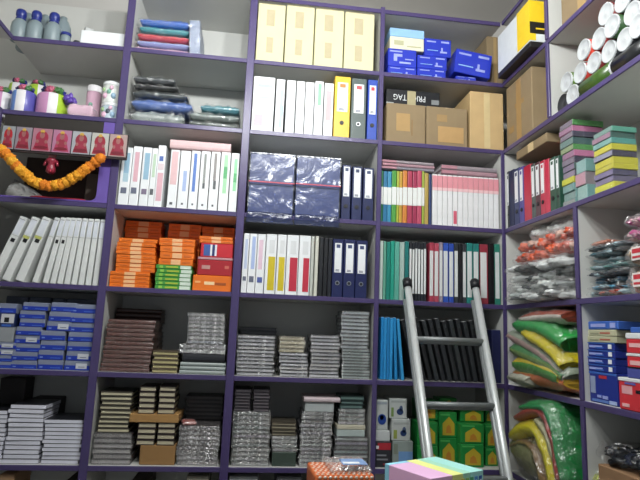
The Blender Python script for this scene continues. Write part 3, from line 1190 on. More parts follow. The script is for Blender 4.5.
# white files, second bay
g = 'white files on the third shelf'
DK, BL2, GN, AQ = mat('#55585c', .5), mat('#5a7cc0', .5), mat('#59a86e', .5), mat('#8fb2c8', .5)
fl = [(120, 130.4, 147, [(.3, .8, .55, .9, AQ), (.3, .8, .4, .55, mat('#a8c3cf', .5)), (.2, .75, .2, .3, INK)], 'white file with aqua spine print at the left end'),
      (131, 140, 146, [(.25, .75, .4, .9, PK), (.15, .75, .2, .3, INK)], 'white file with pink spine print, second from left'),
      (141, 149.6, 147, [(.25, .85, .45, .9, AQ), (.2, .8, .2, .29, mat('#7b6f86', .5))], 'white file with aqua print between pink and green ones'),
      (150, 155.6, 148, [(.3, .8, .5, .9, mat('#b7cdb5', .5)), (.2, .8, .2, .3, DK)], 'narrow white file with pale green print'),
      (156, 163.8, 145, [(.2, .9, .1, .55, PK), (.25, .75, .74, .82, mat('#4f69ae', .5)), (.15, .9, .6, .7, mat('#d9c9cf', .5))], 'white and pink glossy file left of the dark gap'),
      (168.8, 178, 149.5, [(.15, .85, .4, .97, mat('#d9b5b8', .5)), (.3, .6, .06, .1, DK)], 'white file with faded pink spine right of the dark gap'),
      (178.8, 189, 150.5, [(.4, .75, .3, .65, mat('#9fb0d6', .5)), (.4, .6, .07, .1, DK)], 'white file with pale lavender print'),
      (189.8, 198.6, 150.5, [(.3, .65, .3, .95, BL2), (.4, .6, .07, .1, DK)], 'white file with blue spine print'),
      (199.4, 208.8, 151, [(.35, .6, .42, .95, mat('#8a8d8a', .5)), (.35, .6, .36, .45, DK), (.4, .6, .07, .1, DK)], 'white file with grey spine print'),
      (209.6, 218.8, 151.5, [(.35, .65, .5, .97, mat('#8b8685', .5)), (.4, .7, .36, .5, DK), (.4, .6, .07, .1, DK)], 'white file with dark taupe print'),
      (219.6, 229, 152, [(.35, .75, .3, .95, mat('#9fd0a6', .5)), (.35, .75, .55, .75, GN)], 'white file with green print, second from the upright'),
      (229.8, 238.8, 153, [(.4, .8, .35, .9, mat('#8fcf9f', .5)), (.4, .8, .5, .65, GN)], 'white file with bright green print next to the upright')]
tops = []
for a, b, y, pr, lb in fl:
    c, w_, h = slot(a, b, y, 3, .012)
    place(spine_file('ring_file', lb, w_, h, .33, WHITE, pr, g), c, .012, ZT[3])
    tops.append(h)
c, w_, h = slot(170, 231, 141.5, 3, .012, ZT[3] + max(tops[5:]) + .001)
t = book('flat_file', 'pale pink file lying flat on the white files', 'file', w_, .22, h, mat('#d9b9bb', .5), mat('#d4cfce', .5), True)
place(t, c, .014, ZT[3] + max(tops[5:]) + .001)

# wrapped navy packs
g = 'navy file packs in clear wrap'
NAVY = mat('#24346e', .35, var=.1, scale=12)
for k, (a, b, y) in enumerate(((248.5, 294.5, 153.5), (295.5, 340.5, 157))):
    c, w_, h = slot(a, b, y, 3, -.025)
    t = thing('file_pack', 'pack of navy files in shiny clear wrap, %s' % ('left one next to the upright' if not k else 'right one beside the lever arch files'), 'files', g)
    m = MB()
    n = 9
    for q in range(n):
        m.box(-w_ / 2 + .004, w_ / 2 - .004, .004 + q * .03, .004 + q * .03 + .026, 0, h - .005 - .003 * (q % 2), NAVY, .002)
    m.build('files', t)
    m = MB()
    i = m.mi(film(.06, 6, .045, '#cfd8f0'))
    nn = 22
    ff = [[m.bm.verts.new((-w_ / 2 + w_ * q / nn, -.003 - .008 * abs(noise.noise(Vector((q * .33 + k * 5, j * .4, 2)))), h * j / nn * 1.0)) for q in range(nn + 1)] for j in range(nn + 1)]
    for j in range(nn):
        for q in range(nn):
            f = m.bm.faces.new((ff[j][q], ff[j][q + 1], ff[j + 1][q + 1], ff[j + 1][q]))
            f.material_index = i
            f.smooth = True
    m.box(-w_ / 2, w_ / 2, 0, .272, h - .003, h, film(.3, 10, .25, '#d8dff0'))
    m.build('plastic_wrap', t)
    m = MB()
    i = m.mi(film(.1, 9, .45, '#2a3560'))
    ff = [[m.bm.verts.new((-w_ / 2 + w_ * q / nn, -.008 - .006 * abs(noise.noise(Vector((q * .4 + k * 5, j * .8, 7)))) , .002 - .055 * j / 6)) for q in range(nn + 1)] for j in range(7)]
    for j in range(6):
        for q in range(nn):
            f = m.bm.faces.new((ff[j][q], ff[j][q + 1], ff[j + 1][q + 1], ff[j + 1][q]))
            f.material_index = i
            f.smooth = True
    o = m.build('hanging_wrap', t)
    md = o.modifiers.new('thickness', 'SOLIDIFY')
    md.thickness = .001
    m = MB()
    zs = h * (.5 if not k else .51)
    m.box(-w_ / 2, w_ / 2, -.014, -.0115, zs - .003, zs + .003, mat('#b8465a', .5))
    m.build('string', t)
    place(t, c, -.025, ZT[3])
for k, (a, b, y) in enumerate(((341.8, 350.6, 165), (352, 361.8, 166.5), (363, 373.5, 168))):
    c, w_, h = slot(a, b, y, 3, .014)
    t = lever_arch('lever_arch_file', 'navy lever arch file beside the wrapped packs, %s of three' % ('left', 'middle', 'right')[k], w_, h, .33, mat('#1b2450', .4), '#3a4464', BLACK, 'navy lever arch files on the third shelf', (.42, .97))
    place(t, c, .014, ZT[3])

# coloured files, fourth bay
g = 'thin files on the third shelf'
WB = mat('#dcdedb', .45)
cf = [(379.6, 383, '#2a7547', 'dark green'), (383.4, 387.4, '#236a92', 'blue'), (387.6, 391.4, '#3483a8', 'light blue'), (391.8, 396.4, '#4c9440', 'green'), (396.8, 399, '#a3ad3a', 'lime'),
      (399.3, 402.4, '#ba9236', 'amber'), (402.8, 407.2, '#c67c36', 'orange'), (407.6, 412.4, '#a53a54', 'crimson'), (412.8, 417, '#962f4e', 'maroon'), (417.3, 421.8, '#b54a64', 'rose'), (422.2, 424.2, '#94a83e', 'lime green')]
for k, (a, b, hx, nm) in enumerate(cf):
    c, w_, h = slot(a, b, 170.5 + .4 * (k % 3), 3, .012)
    cm = mat(hx, .4)
    t = spine_file('thin_file', '%s thin file with a white band, %s of the coloured files' % (nm, LR[k]), w_ * .97, h, .33, cm, [(-.01, 1.01, .34, .68, WB)], g)
    place(t, c, .012, ZT[3])
for k, (a, b, hx, nm, y) in enumerate(((424.6, 428.6, '#a8914a', 'olive', 173), (429, 431.6, '#2b3a66', 'dark blue', 174))):
    c, w_, h = slot(a, b, y, 3, .012)
    place(spine_file('thin_file', '%s thin file between the coloured and the pink and white files' % nm, w_ * .97, h, .33, mat(hx, .4), [], g), c, .012, ZT[3])
PKT = mat('#d88f98', .45)
PKL = mat('#e6bfc2', .45)
xsf = [432.2, 440, 445.2, 452.8, 457.2, 463.6, 468.8, 474.4, 479.6, 485.2, 490.6, 494.6, 498.6, 503]
xsf = [432.2 + (499 - 432.2) * k / 13 for k in range(14)]
for k in range(13):
    c, w_, h = slot(xsf[k] + .15, xsf[k + 1] - .15, 174 + .35 * k, 3, .014)
    t = spine_file('thin_file', 'white file with a pink spine top, %s of the pink and white row' % LR[k], w_ * .97, h, .33, mat('#dedfe0', .42), [(-.01, 1.01, .74, .97, PKT), (-.01, 1.01, .68, .74, PKL)] + ([(.1, .8, .05, .3, mat('#c85a6e', .5))] if k == 4 else []), 'pink and white files on the third shelf')
    place(t, c, .014, ZT[3])
    hmax = h if k == 0 else max(hmax, h)
hc = slot(379.6, 431, 170.5, 3, .012)[2]
for side, (a, b, y, zb_) in enumerate(((382, 434, 161, ZT[3] + hc + .002), (441.5, 497, 166.5, ZT[3] + hmax + .002))):
    def mk(i, w_, h):
        return book('flat_file', 'grey file with pinkish edge lying flat on the %s files, %s' % (('coloured', 'pink and white')[side], ORD[i]), 'file', w_, .22, h, mat(('#8f868c', '#a07f88', '#7d7a83')[i], .5), mat('#b9b3b6', .5), True, 'files lying flat on the third shelf', prints=[(.0, .28, mat('#a97884', .5))])
    stack(a, b, y, 3 - side, 3, .015, mk, zb_, .003, .01)

# right-hand unit: lever arch files
g = 'lever arch files on the right-hand shelf'
la = [(506.5, 509, '#20232c', 'black', 1), (509.4, 513.8, '#1e2444', 'dark navy', 0), (514.2, 519, '#27315f', 'navy', 1), (519.3, 523.6, '#4a3f8a', 'violet', 1), (524, 531, '#b3243c', 'red plain', 0),
      (531.3, 535, '#45504c', 'grey green', 1), (535.3, 540, '#4e2a33', 'dark brown', 1), (540.3, 545, '#b02a42', 'red labelled', 1), (545.3, 549.4, '#c02e48', 'bright red', 0), (549.8, 555.6, '#1f4d3a', 'dark green', 1), (556, 559.3, '#1d4636', 'deep green', 1)]
for k, (a, b, hx, nm, lab) in enumerate(la):
    top = 171.5 - (k / 10) * 16
    c, w_, h = slotr(a, b, top, 3, XF + .012)
    t = lever_arch('lever_arch_file', '%s lever arch file, %s of the row on the right wall' % (nm, LR[k]), w_ * .97, min(h, .335), .28, mat(hx, .35), hx, BLACK, g, (.4, .95), plain=not lab)
    place(t, XF + .012, c, ZT[3], RZ)
c, w_, h = slotr(518, 549, 148, 3, XF + .03, ZT[3] + .336)
t = carton('flat_carton', 'flat brown carton lying on the lever arch files', 'box', w_, .22, .045, CARD, None, tape=TAPE)
place(t, XF + .02, c, ZT[3] + .34, RZ)

# stacks of memo blocks
g = 'memo blocks on the right-hand shelf'


def memo_stack(pl, pc, pr, ptop, layers, phrase, pmid, xf, z0=None):
    y1, y0 = atx(pc, pmid, xf).y, atx(pl, pmid, xf).y
    x1 = at(pr, pmid, y1).x
    z = ZT[3] if z0 is None else z0
    H = atx(pc, ptop, xf).z - z
    tot = sum(l[1] for l in layers)
    n = len(layers)
    for k in range(n - 1, -1, -1):
        hx, fr, side, nm = layers[k]
        h = H * fr / tot
        t = thing('memo_block', '%s memo block, %s %s' % (nm, ORD[k], phrase), 'memo block', g)
        m = MB()
        cm = mat(hx, .5)
        sm = mat(side, .45)
        w_, d = x1 - xf, y0 - y1
        m.box(0, w_, 0, d, 0, h - .0012, cm, .0015)
        m.box(-.0012, .001, .002, d - .002, .002, h - .003, sm)
        m.build('paper', t)
        MB().box(-.0022, w_ + .001, -.001, d + .001, 0, h - .0006, film(.06, 30, .03)).build('plastic_wrap', t)
        place(t, xf + random.uniform(-.004, .004), y1 + random.uniform(-.004, .004), z, random.uniform(-.03, .03))
        z += h
    return z


GNc, PKc, VIc, TEc, YEc, AQc, LGc = '#3f863c', '#b2668e', '#302c46', '#2b5454', '#bab41e', '#6c9a98', '#7a6f80'
memo_stack(561, 574, 605, 117.5, [(GNc, 1, LGc, 'green'), (PKc, 1, '#96708c', 'pink'), (VIc, 1, LGc, 'dark violet'), (TEc, 1.2, '#64807e', 'dark teal'), (GNc, 1, '#839470', 'green'), (PKc, 1.1, '#96708c', 'pink'),
                            (VIc, 1.1, LGc, 'violet'), (TEc, 1.1, '#82748c', 'teal'), (VIc, 1.1, '#887c92', 'slate violet'), (YEc, 1.1, '#c3c23a', 'yellow'), (AQc, 1.3, '#7a9c98', 'aqua'), (AQc, 1.3, '#7c9692', 'pale aqua'), (AQc, 1.2, '#8a908e', 'grey aqua')], 'of the tall left memo stack', 165, XF + .03)
memo_stack(576, 586, 600, 157, [(AQc, 1, '#86aaa8', 'aqua'), ('#887c84', 1, '#b58a98', 'grey pink'), (AQc, 1.1, '#8fb0aa', 'sea green')], 'of the low memo stack in between', 178, XF + .006)
memo_stack(594.5, 613, 638, 124, [('#4f9a86', .9, '#6c8e86', 'sea green'), ('#2c5a52', 1, '#937086', 'dark green'), ('#4a948c', 1, '#6f9c98', 'aqua green'), (YEc, 1.1, '#c0b83a', 'yellow'), (VIc, 1, '#8a8aa0', 'dark violet'), (YEc, 1.2, '#c0b83a', 'yellow'),
                                (YEc, .9, '#b8b038', 'mustard yellow'), ('#3a3658', 1, '#756c8e', 'indigo'), ('#514a6a', 1, '#756c8e', 'grey violet'), (YEc, 1.2, '#c3c23a', 'lemon yellow')], 'of the tall right memo stack', 160, XF + .01)

# ================================================================== ROW 4
# leaning white files
g = 'leaning white files'
yf = .014
K = 4.37
bots = [415, 384, 353, 322, 291, 260, 229, 196, 150, 82, 22, -36]
tops = [455, 428, 402, 376, 350, 327, 305, 282, 258, 215, 168, 117]
FW_ = [4.7] * 9 + [7.6, 7.0, 7.0]
GREY = mat('#8f9298', .5)
prev = None
for k in range(12):
    b = at(bots[k] / K, 283, yf)
    tp = at(tops[k] / K, 214, yf)
    ang = math.atan2(tp.x - b.x, tp.z - b.z)
    w_ = FW_[k] / 190
    pr = [(-.01, 1.01, .70, .705, GREY), (.12, .88, .72, .95, mat('#d3d7df', .45)), (.15, .85, .955, .965, GREY)]
    if k in (6, 7, 9, 10, 11):
        pr.append((.3, .8, .60, .655, BLACK))
    if k in (9, 10):
        pr.append((.1, .9, .66, .70, mat('#b9bc6a', .5)))
    t = spine_file('box_file', 'white box file with grey label lines, %s of the leaning row' % LR[11 - k], w_ * .96, .315, .24, mat('#d6d8d6', .45), pr, g)
    # stand on its lower left corner when leaning to the right
    place(t, b.x + w_ / 2 * (1 / math.cos(ang) - 1) * 0, yf, ZT[4] + abs(math.sin(ang)) * w_ / 2, 0, ang)

# orange, green and red boxes
ORG = mat('#e0701c', .4, var=.05)
ORP = mat('#e9b482', .5)
GRN = mat('#3f8f3c', .4)
REDB = mat('#a3202a', .4)


def orange_maker(phrase, grp='orange boxes', d=.16):
    def mk(i, w_, h):
        return carton('orange_box', 'flat orange box, %s %s' % (ORD[i], phrase), 'box', w_, d, h - .0006, ORG, grp, prints=[(.36, .64, .1, .9, ORP), (.1, .3, .4, .6, mat('#c9641e', .5)), (.7, .92, .35, .6, mat('#c9641e', .5))], bev=.002)
    return mk


za = stack(108, 149.5, 271.5, 4, 4, .02, orange_maker('in the wide base of the left orange stack'), jx=.003, jr=.02)
za = stack(115, 154.5, 254.5, 4, 4, .025, orange_maker('in the middle of the left orange stack'), za, .004, .03)
za = stack(117, 156, 238.5, 4, 4, .025, orange_maker('at the top of the left orange stack'), za, .004, .03)
c, w_, h = slot(122, 159, 221, 4, .21)
z = ZT[4]
for k in range(12):
    t = orange_maker('in the left stack at the back', 'orange boxes behind', .13)(11 - k, w_, h / 12)
    place(t, c + random.uniform(-.003, .003), .21, z)
    z += h / 12


def green_mk(i, w_, h):
    return carton('green_box', 'flat green box with a white end, %s of the green stack' % ORD[i], 'box', w_, .15, h - .0006, GRN, 'green boxes', prints=[(.68, .98, .08, .92, mat('#c9d6c8', .5)), (.1, .2, .2, .8, mat('#8fc04a', .5)), (.28, .62, .3, .7, mat('#a8b83a', .5))], bev=.002)


zg = stack(155.5, 191.5, 265, 6, 4, .02, green_mk, jx=.003)
zg = stack(159.5, 194, 246, 3, 4, .025, orange_maker('on the green boxes, lower group'), zg, .005, .03)
zg = stack(160, 196, 238.5, 2, 4, .025, orange_maker('on the green boxes, upper group'), zg, .005, .03)
c, w_, h = slot(166, 199, 224, 4, .2)
z = ZT[4]
for k in range(10):
    t = orange_maker('in the middle stack at the back', 'orange boxes behind', .13)(9 - k, w_, h / 10)
    place(t, c + random.uniform(-.003, .003), .2, z)
    z += h / 10
c, w_, h = slot(192.5, 231.5, 275.5, 4, .02)
t = carton('orange_box', 'large orange box with dark print, bottom right of the orange boxes', 'box', w_, .18, h, ORG, None, prints=[(.3, .56, .4, .6, mat('#f0cfa0', .5)), (.58, .86, .4, .56, mat('#9c4a18', .5)), (.06, .2, .5, .62, mat('#f0b070', .5))])
place(t, c, .02, ZT[4])
zr = ZT[4] + h
c, w_, h = slot(197.5, 232.5, 257.5, 4, .02, zr)
t = carton('red_box', 'dark red box with small label on the large orange box', 'box', w_, .18, h, REDB, None, prints=[(.12, .36, .34, .55, mat('#b88a84', .5)), (.78, .9, .4, .56, mat('#c46a5a', .5))], lid=.14, lidm=mat('#b98a90', .5))
place(t, c, .02, zr)
zr += h
c, w_, h = slot(200.5, 233, 243.5, 4, .025, zr)
t = carton('red_box', 'bright red box with blue and white picture on the dark red box', 'box', w_, .17, h, mat('#c02430', .4), None, prints=[(.1, .3, .1, .9, mat('#3a5a9c', .5)), (.3, .36, .1, .9, WHITE), (.36, .44, .1, .9, mat('#26336a', .5)), (.44, .5, .1, .9, mat('#dfe1ea', .5))])
place(t, c, .022, zr)
zr += h
zr = stack(199, 232.5, 236.5, 2, 4, .02, orange_maker('lying on the bright red box', d=.14), zr, .003)
c, w_, h = slot(199.5, 233, 226.5, 4, .2)
z = ZT[4]
for k in range(10):
    t = orange_maker('in the right stack at the back', 'orange boxes behind', .13)(9 - k, w_, h / 10)
    place(t, c + random.uniform(-.003, .003), .21, z)
    z += h / 10

# files third bay
g = 'files on the fourth shelf'
YL, RE = mat('#c9b41e', .45), mat('#b8283e', .45)
LV = mat('#b9c4dc', .5)
fl = [(239.8, 248, 233, [(.3, .8, .4, .9, LV), (.2, .8, .2, .27, INK)], WHITE, 'white file with pale lavender print by the upright'),
      (248.4, 256, 233.5, [(.35, .8, .4, .95, mat('#a3b4dc', .5)), (.2, .8, .18, .28, INK)], WHITE, 'white file with blue lavender print'),
      (256.4, 264.6, 234, [(.2, .7, .4, .9, mat('#d9bccb', .5)), (.2, .8, .18, .27, mat('#4a5a9c', .5))], WHITE, 'white file with rose print'),
      (265.2, 276, 234, [(.27, .9, .06, .62, YL), (.3, .8, .68, .9, OFFW)], WHITE, 'white file with wide yellow block'),
      (276.6, 285.6, 234.5, [(.22, .88, .06, .62, YL), (.3, .8, .68, .9, OFFW)], WHITE, 'white file with narrow yellow block'),
      (286.2, 298, 235, [(.3, .94, .06, .62, RE), (.3, .8, .68, .9, OFFW)], WHITE, 'white file with wide red block'),
      (298.6, 310, 235.5, [(.4, .92, .06, .62, RE), (.3, .8, .68, .9, OFFW)], WHITE, 'white file with narrower red block'),
      (310.6, 313.6, 236, [], mat('#b9bcb4', .5), 'thin pale grey file beside the red block file'),
      (314.6, 318, 236, [], mat('#c9c9bd', .5), 'thin cream file beside the black files'),
      (318.8, 323, 237, [], mat('#191b20', .4), 'black plain file, left of three'),
      (323.4, 327.6, 237.5, [], mat('#14161b', .4), 'black plain file, middle of three'),
      (328, 331.8, 238, [], mat('#1a1c24', .4), 'black plain file, right of three')]
for a, b, y, pr, cm, lb in fl:
    c, w_, h = slot(a, b, y, 4, .012)
    place(spine_file('ring_file', lb + ' on the fourth shelf', w_, h, .33, cm, pr, g), c, .012, ZT[4])
for k, (a, b, y) in enumerate(((332.5, 342.9, 239), (343.6, 355, 239.5), (355.7, 367, 240.5))):
    c, w_, h = slot(a, b, y, 4, .012)
    t = lever_arch('lever_arch_file', 'blue lever arch file right of the black files, %s of three' % ('left', 'middle', 'right')[k], w_, h, .33, mat('#161f4e', .4), '#39446e', METAL, 'blue lever arch files on the fourth shelf', (.42, .93))
    place(t, c, .012, ZT[4])

# thin presentation files, fourth bay
g = 'presentation files on the fourth shelf'
TQ = '#1b7a6c'
pf = [(379.5, 383, '#b8c4be', 0, 'clear grey'), (383.3, 386, '#5f9a86', 0, 'pale green'), (386.3, 390.4, TQ, 0, 'teal'), (390.7, 394.4, '#25947f', 0, 'sea green'), (394.7, 399.4, '#5aa392', 0, 'light teal'),
      (399.7, 404.4, '#9db2ab', 0, 'clear pale teal'), (404.7, 408.8, '#1d6d6a', 0, 'dark teal')]
pf += [(409.4 + 2.9 * k, 412 + 2.9 * k, '#23262c', 1, 'white slim') for k in range(6)]
pf += [(429.5, 434, '#a03a4c', 1, 'red and white'), (434.4, 439, '#a84456', 1, 'crimson and white'), (439.4, 443, '#8f8290', 1, 'mauve and white'), (443.4, 448.6, '#2c4fa8', 1, 'blue and white'), (449, 454, '#2a48a0', 1, 'royal blue and white'),
       (454.4, 458.6, '#2b3036', 1, 'black and white'), (459, 462.4, '#17191d', 0, 'plain black'), (462.8, 466.6, '#30343a', 1, 'dark grey and white'), (467, 473, '#247a74', 1, 'teal and white'), (473.4, 479.4, '#22736e', 1, 'deep teal and white'),
       (480, 488.4, '#8a2e3c', 1, 'wine and white'), (488.8, 494.4, '#151719', 0, 'wide black'), (495, 500.6, '#2e7a68', 1, 'green and white')]
nw = 0
for k, (a, b, hx, band, nm) in enumerate(pf):
    c, w_, h = slot(a, b, 240.5 + .12 * k + (k % 3) * .5, 4, .014)
    pr = [(.04, .8, .1, .86, mat('#cfd3d2', .4))] if band else []
    if 409 < a < 427:
        pr = [(.0, .75, .12, .88, mat('#d6d9d8', .4))]
        lb = 'slim white file, %s of six between teal and red files' % LR[nw]
        nw += 1
    else:
        lb = '%s presentation file on the fourth shelf behind the ladder top' % nm
    t = spine_file('presentation_file', lb, w_ * .97, h, .33, mat(hx, .3), pr, g)
    place(t, c, .014, ZT[4])

# right-hand unit, fourth shelf: packets in clear bags
g = 'packets in clear bags on the right wall'


def soft(px0, px1, pt, pb, hx, label, xf, row=None, zb=None, d=.28, seed=0, fl=None, stripes=None, wr=.35, grp=None, rx=0.):
    """soft packet lying on the right unit, measured in the picture on plane xf"""
    pm = (pt + pb) / 2
    y1, y0 = atx(px1, pm, xf).y, atx(px0, pm, xf).y
    z0 = zb if zb is not None else (ZT[row] if row else atx((px0 + px1) / 2, pb, xf).z)
    z1 = atx((px0 + px1) / 2, pt, xf).z
    t = packet('packet', label, 'packet', y0 - y1, d, max(.015, z1 - z0), mat(hx, .5), seed, grp or g, fl or film(.24, 24, .1), stripes, wr)
    place(t, xf, (y0 + y1) / 2, z0, RZ)
    return z1


z = ZT[4]
WB1 = ['white', 'grey', 'pale', 'silver grey']
PT1 = [['#2f3433', '#9da3a2', '#d9dcda', '#e0e2e0'], ['#4a504e', '#c5c9c6', '#d9dbd9', '#8f9492'], ['#2b302f', '#b5bab8', '#dddfdd', '#d0d4d1']]
hh = .058
for k, nm in enumerate(WB1):
    xf = XF - .045 + .012 * (k % 3)
    y1, y0 = atx(574, 280, xf).y, atx(500 + 3 * (k % 2), 280, xf).y
    y0, y1 = min(y0, -.042), max(y1, YPOST + .022)
    t = packet('packet', '%s packets in crinkled clear bag, %s of the pale heap' % (nm, ORD[3 - k]), 'packet', (y0 - y1) * (1 - .03 * (k % 3)), .3, hh, None, k + 70, g, film(.2, 28, .06), [mat(q, .5) for q in PT1[k % 3] + PT1[(k + 1) % 3][2:]], .7)
    place(t, xf, (y0 + y1) / 2, z, RZ + random.uniform(-.04, .04))
    z += hh * .78
PO = [['#8f3420', '#c9502e', '#d4603a', '#e0b0a0'], ['#b8452a', '#d0562f', '#c4a79a', '#c94a28']]
zo = z
for lv, (y_, names) in enumerate(((262, 'lower'), (248, 'upper'))):
    for k, (a, b, nm) in enumerate(((512 + 4 * lv, 542, 'left'), (543, 574, 'right'))):
        xf = XF - .02 + .01 * lv
        y1, y0 = max(atx(b, y_, xf).y, YPOST + .02), atx(a, y_, xf).y
        t = packet('packet', 'orange packets in clear bag on the pale heap, %s %s one' % (nm, names), 'packet', y0 - y1, .24, .064, None, k + 90 + lv * 5, g, film(.16, 26, .04), [mat(q, .5) for q in ('#c9502e', '#d4603a', '#b8452a', '#d0562f', '#c9a090')], .6)
        place(t, xf, (y0 + y1) / 2, zo + .008 * k, RZ + .03)
    zo += .054
xf = XF + .03
y1, y0 = max(atx(574, 238, xf).y, YPOST + .02), atx(528, 238, xf).y
t = packet('packet', 'crumpled white bag on top of the orange packets', 'packet', y0 - y1, .22, .066, None, 99, g, film(.2, 26, .12), [mat(q, .5) for q in ('#d5d7d4', '#e2e4e2', '#c9ccc9')], .8)
place(t, xf, (y0 + y1) / 2, zo + .006, RZ + .05)

# next bay towards the camera
z = ZT[4]
PB = [('#a8442e', 'red'), ('#4f8fae', 'light blue'), ('#3a6b86', 'steel blue'), ('#2f3a44', 'dark slate'), ('#4d8a86', 'teal'), ('#8ba5ad', 'pale blue'), ('#2c5a66', 'deep teal'), ('#59636a', 'grey')]
for k, (hx, nm) in enumerate(PB):
    xf = XF + .01 + .01 * (k % 3)
    y1, y0 = atx(624, 270, xf).y, min(atx(584 + (k % 2), 270, xf).y, YPOST - .02)
    h = .03
    t = packet('packet', '%s flat packets in clear bag, %s of the blue pile' % (nm, ORD[7 - k]), 'packet', y0 - y1, .3, h, None, k + 110, g, film(.18, 26, .04), [mat(q, .45) for q in ('#22282e', hx, '#9ab4bc', hx, hx)], .6)
    place(t, xf, (y0 + y1) / 2, z, RZ + random.uniform(-.05, .05))
    z += h * .84
t = packet('packet', 'small rust orange packet on top of the blue pile', 'packet', .1, .16, .025, mat('#b0582e', .5), 130, g)
place(t, XF + .04, atx(598, 255, XF + .04).y, z, RZ)
z = ZT[4]
for k, (hx, nm, h) in enumerate((('#9a5a4a', 'brown red', .1), ('#8f6f3a', 'ochre brown', .095), ('#a8487a', 'pink', .06), ('#b85a8c', 'bright pink', .05))):
    xf = XF + .02
    y1, y0 = atx(662, 265, xf).y, atx(624, 265, xf).y
    t = packet('packet', '%s packets at the right picture edge, %s of the pile' % (nm, ORD[3 - k]), 'packet', y0 - y1, .28, h, mat(hx, .5), k + 140, g, film(.2, 26, .06), [mat(hx, .5), mat('#c9a0a8' if k > 1 else '#a88a5a', .5), mat(hx, .5)], .4)
    if k < 2:
        m = MB()
        m.box(-.045, .045, -.004, .002, h * .25, h * .72, mat('#d9d3cf', .5))
        m.box(-.04, .04, -.0048, -.003, h * .5, h * .66, mat('#b8303a', .5))
        m.box(-.04, .03, -.0048, -.003, h * .32, h * .4, mat('#b8303a', .5))
        m.build('price_label', t)
    place(t, xf, (y0 + y1) / 2, z, RZ)
    z += h * .92


# bags of coloured sheets that sag over the shelf edge (fifth and sixth shelf of the right wall)
def sag(label, pts, th, hx, xf, d, seed, grp, hx2=None, fl=None, zmin=0, zmax=9, yend=None):
    """bundle following a line in the aisle-side plane, th thick, d deep"""
    P = [atx(x, y, xf) for x, y in pts]
    th *= 1.2
    far, lim = -.04, YPOST + .018 + .054
    near = yend if yend is not None else min(q.y for q in P)
    if near < lim:
        for q in P:
            q.y = far + (q.y - far) * (lim - far) / (near - far)
    R_ = []
    for q in P:
        if q.z < zmin + .012 and R_:
            a = R_[-1]
            f_ = (a.z - zmin - .012) / max(1e-4, a.z - q.z)
            if f_ > .15:
                R_.append(a.lerp(q, f_))
            break
        R_.append(q)
    P = R_
    for q in P:
        q.z = min(q.z, zmax - th * .72)
        if zmax - zmin < 9 and abs(P[-1].z - P[0].z) < .12:
            q.z = max(q.z, zmin + th * .7)
    # smooth the line
    Q = []
    n = len(P)
    for i in range(n - 1):
        p0, p1, p2, p3 = P[max(0, i - 1)], P[i], P[i + 1], P[min(n - 1, i + 2)]
        for k in range(6):
            u = k / 6
            Q.append(.5 * ((2 * p1) + (p2 - p0) * u + (2 * p0 - 5 * p1 + 4 * p2 - p3) * u * u + (3 * p1 - p0 - 3 * p2 + p3) * u ** 3))
    Q.append(P[-1])
    o = Q[len(Q) // 2].copy()
    t = thing('polythene_bundle', label, 'packet', grp)
    place(t, o.x, o.y, o.z)

    def shell(name, grow, mats, wr):
        m = MB()
        ids = [m.mi(q) for q in mats]
        nd = 9
        rings = []
        for i, q in enumerate(Q):
            a, b = Q[max(0, i - 1)], Q[min(len(Q) - 1, i + 1)]
            tg = (b - a).normalized()
            nr = Vector((0, -tg.z, tg.y))
            if nr.z < 0:
                nr = -nr
            taper = min(1, .72 + .28 * min(i, len(Q) - 1 - i) / 3)
            ring = []
            for s, lim in ((1, range(nd + 1)), (-1, range(nd, -1, -1))):
                for j in lim:
                    v = j / nd
                    e = (1 - abs(2 * v - 1) ** 4) ** .5 if 0 < v < 1 else 0
                    nz = noise.noise(Vector((i * .22 + seed * 4.1, v * 3, s * 2.0 + seed)))
                    n2 = noise.noise(Vector((i * .75 + seed * 4.1, v * 8, s * 2.0 + seed)))
                    off = s * (th / 2 * taper * (.25 + .75 * e) * (1 + wr * nz + wr * (1.1 if grow else .6) * n2) + grow)
                    x = v * d + .008 * nz - (grow if v < .5 else -grow)
                    ring.append(m.bm.verts.new(Vector((q.x + x, q.y, q.z)) + nr * off - o))
            rings.append(ring)
        nn = len(rings[0])
        for i in range(len(rings) - 1):
            for k in range(nn):
                f = m.bm.faces.new((rings[i][k], rings[i][(k + 1) % nn], rings[i + 1][(k + 1) % nn], rings[i + 1][k]))
                f.material_index = ids[(k * len(ids)) // nn] if len(ids) > 1 else ids[0]
                f.smooth = not grow
        m.bm.faces.new(rings[0][::-1])
        m.bm.faces.new(rings[-1])
        m.build(name, t)
    shell('sheets', 0, [mat(hx, .4, bump=.5, scale=40)] if not hx2 else [mat(hx, .4, bump=.5, scale=40), mat(hx2, .4, bump=.5, scale=40)], .35)
    shell('plastic_bag', .003, [fl or film(.11, 22, .02)], .5)
    return t


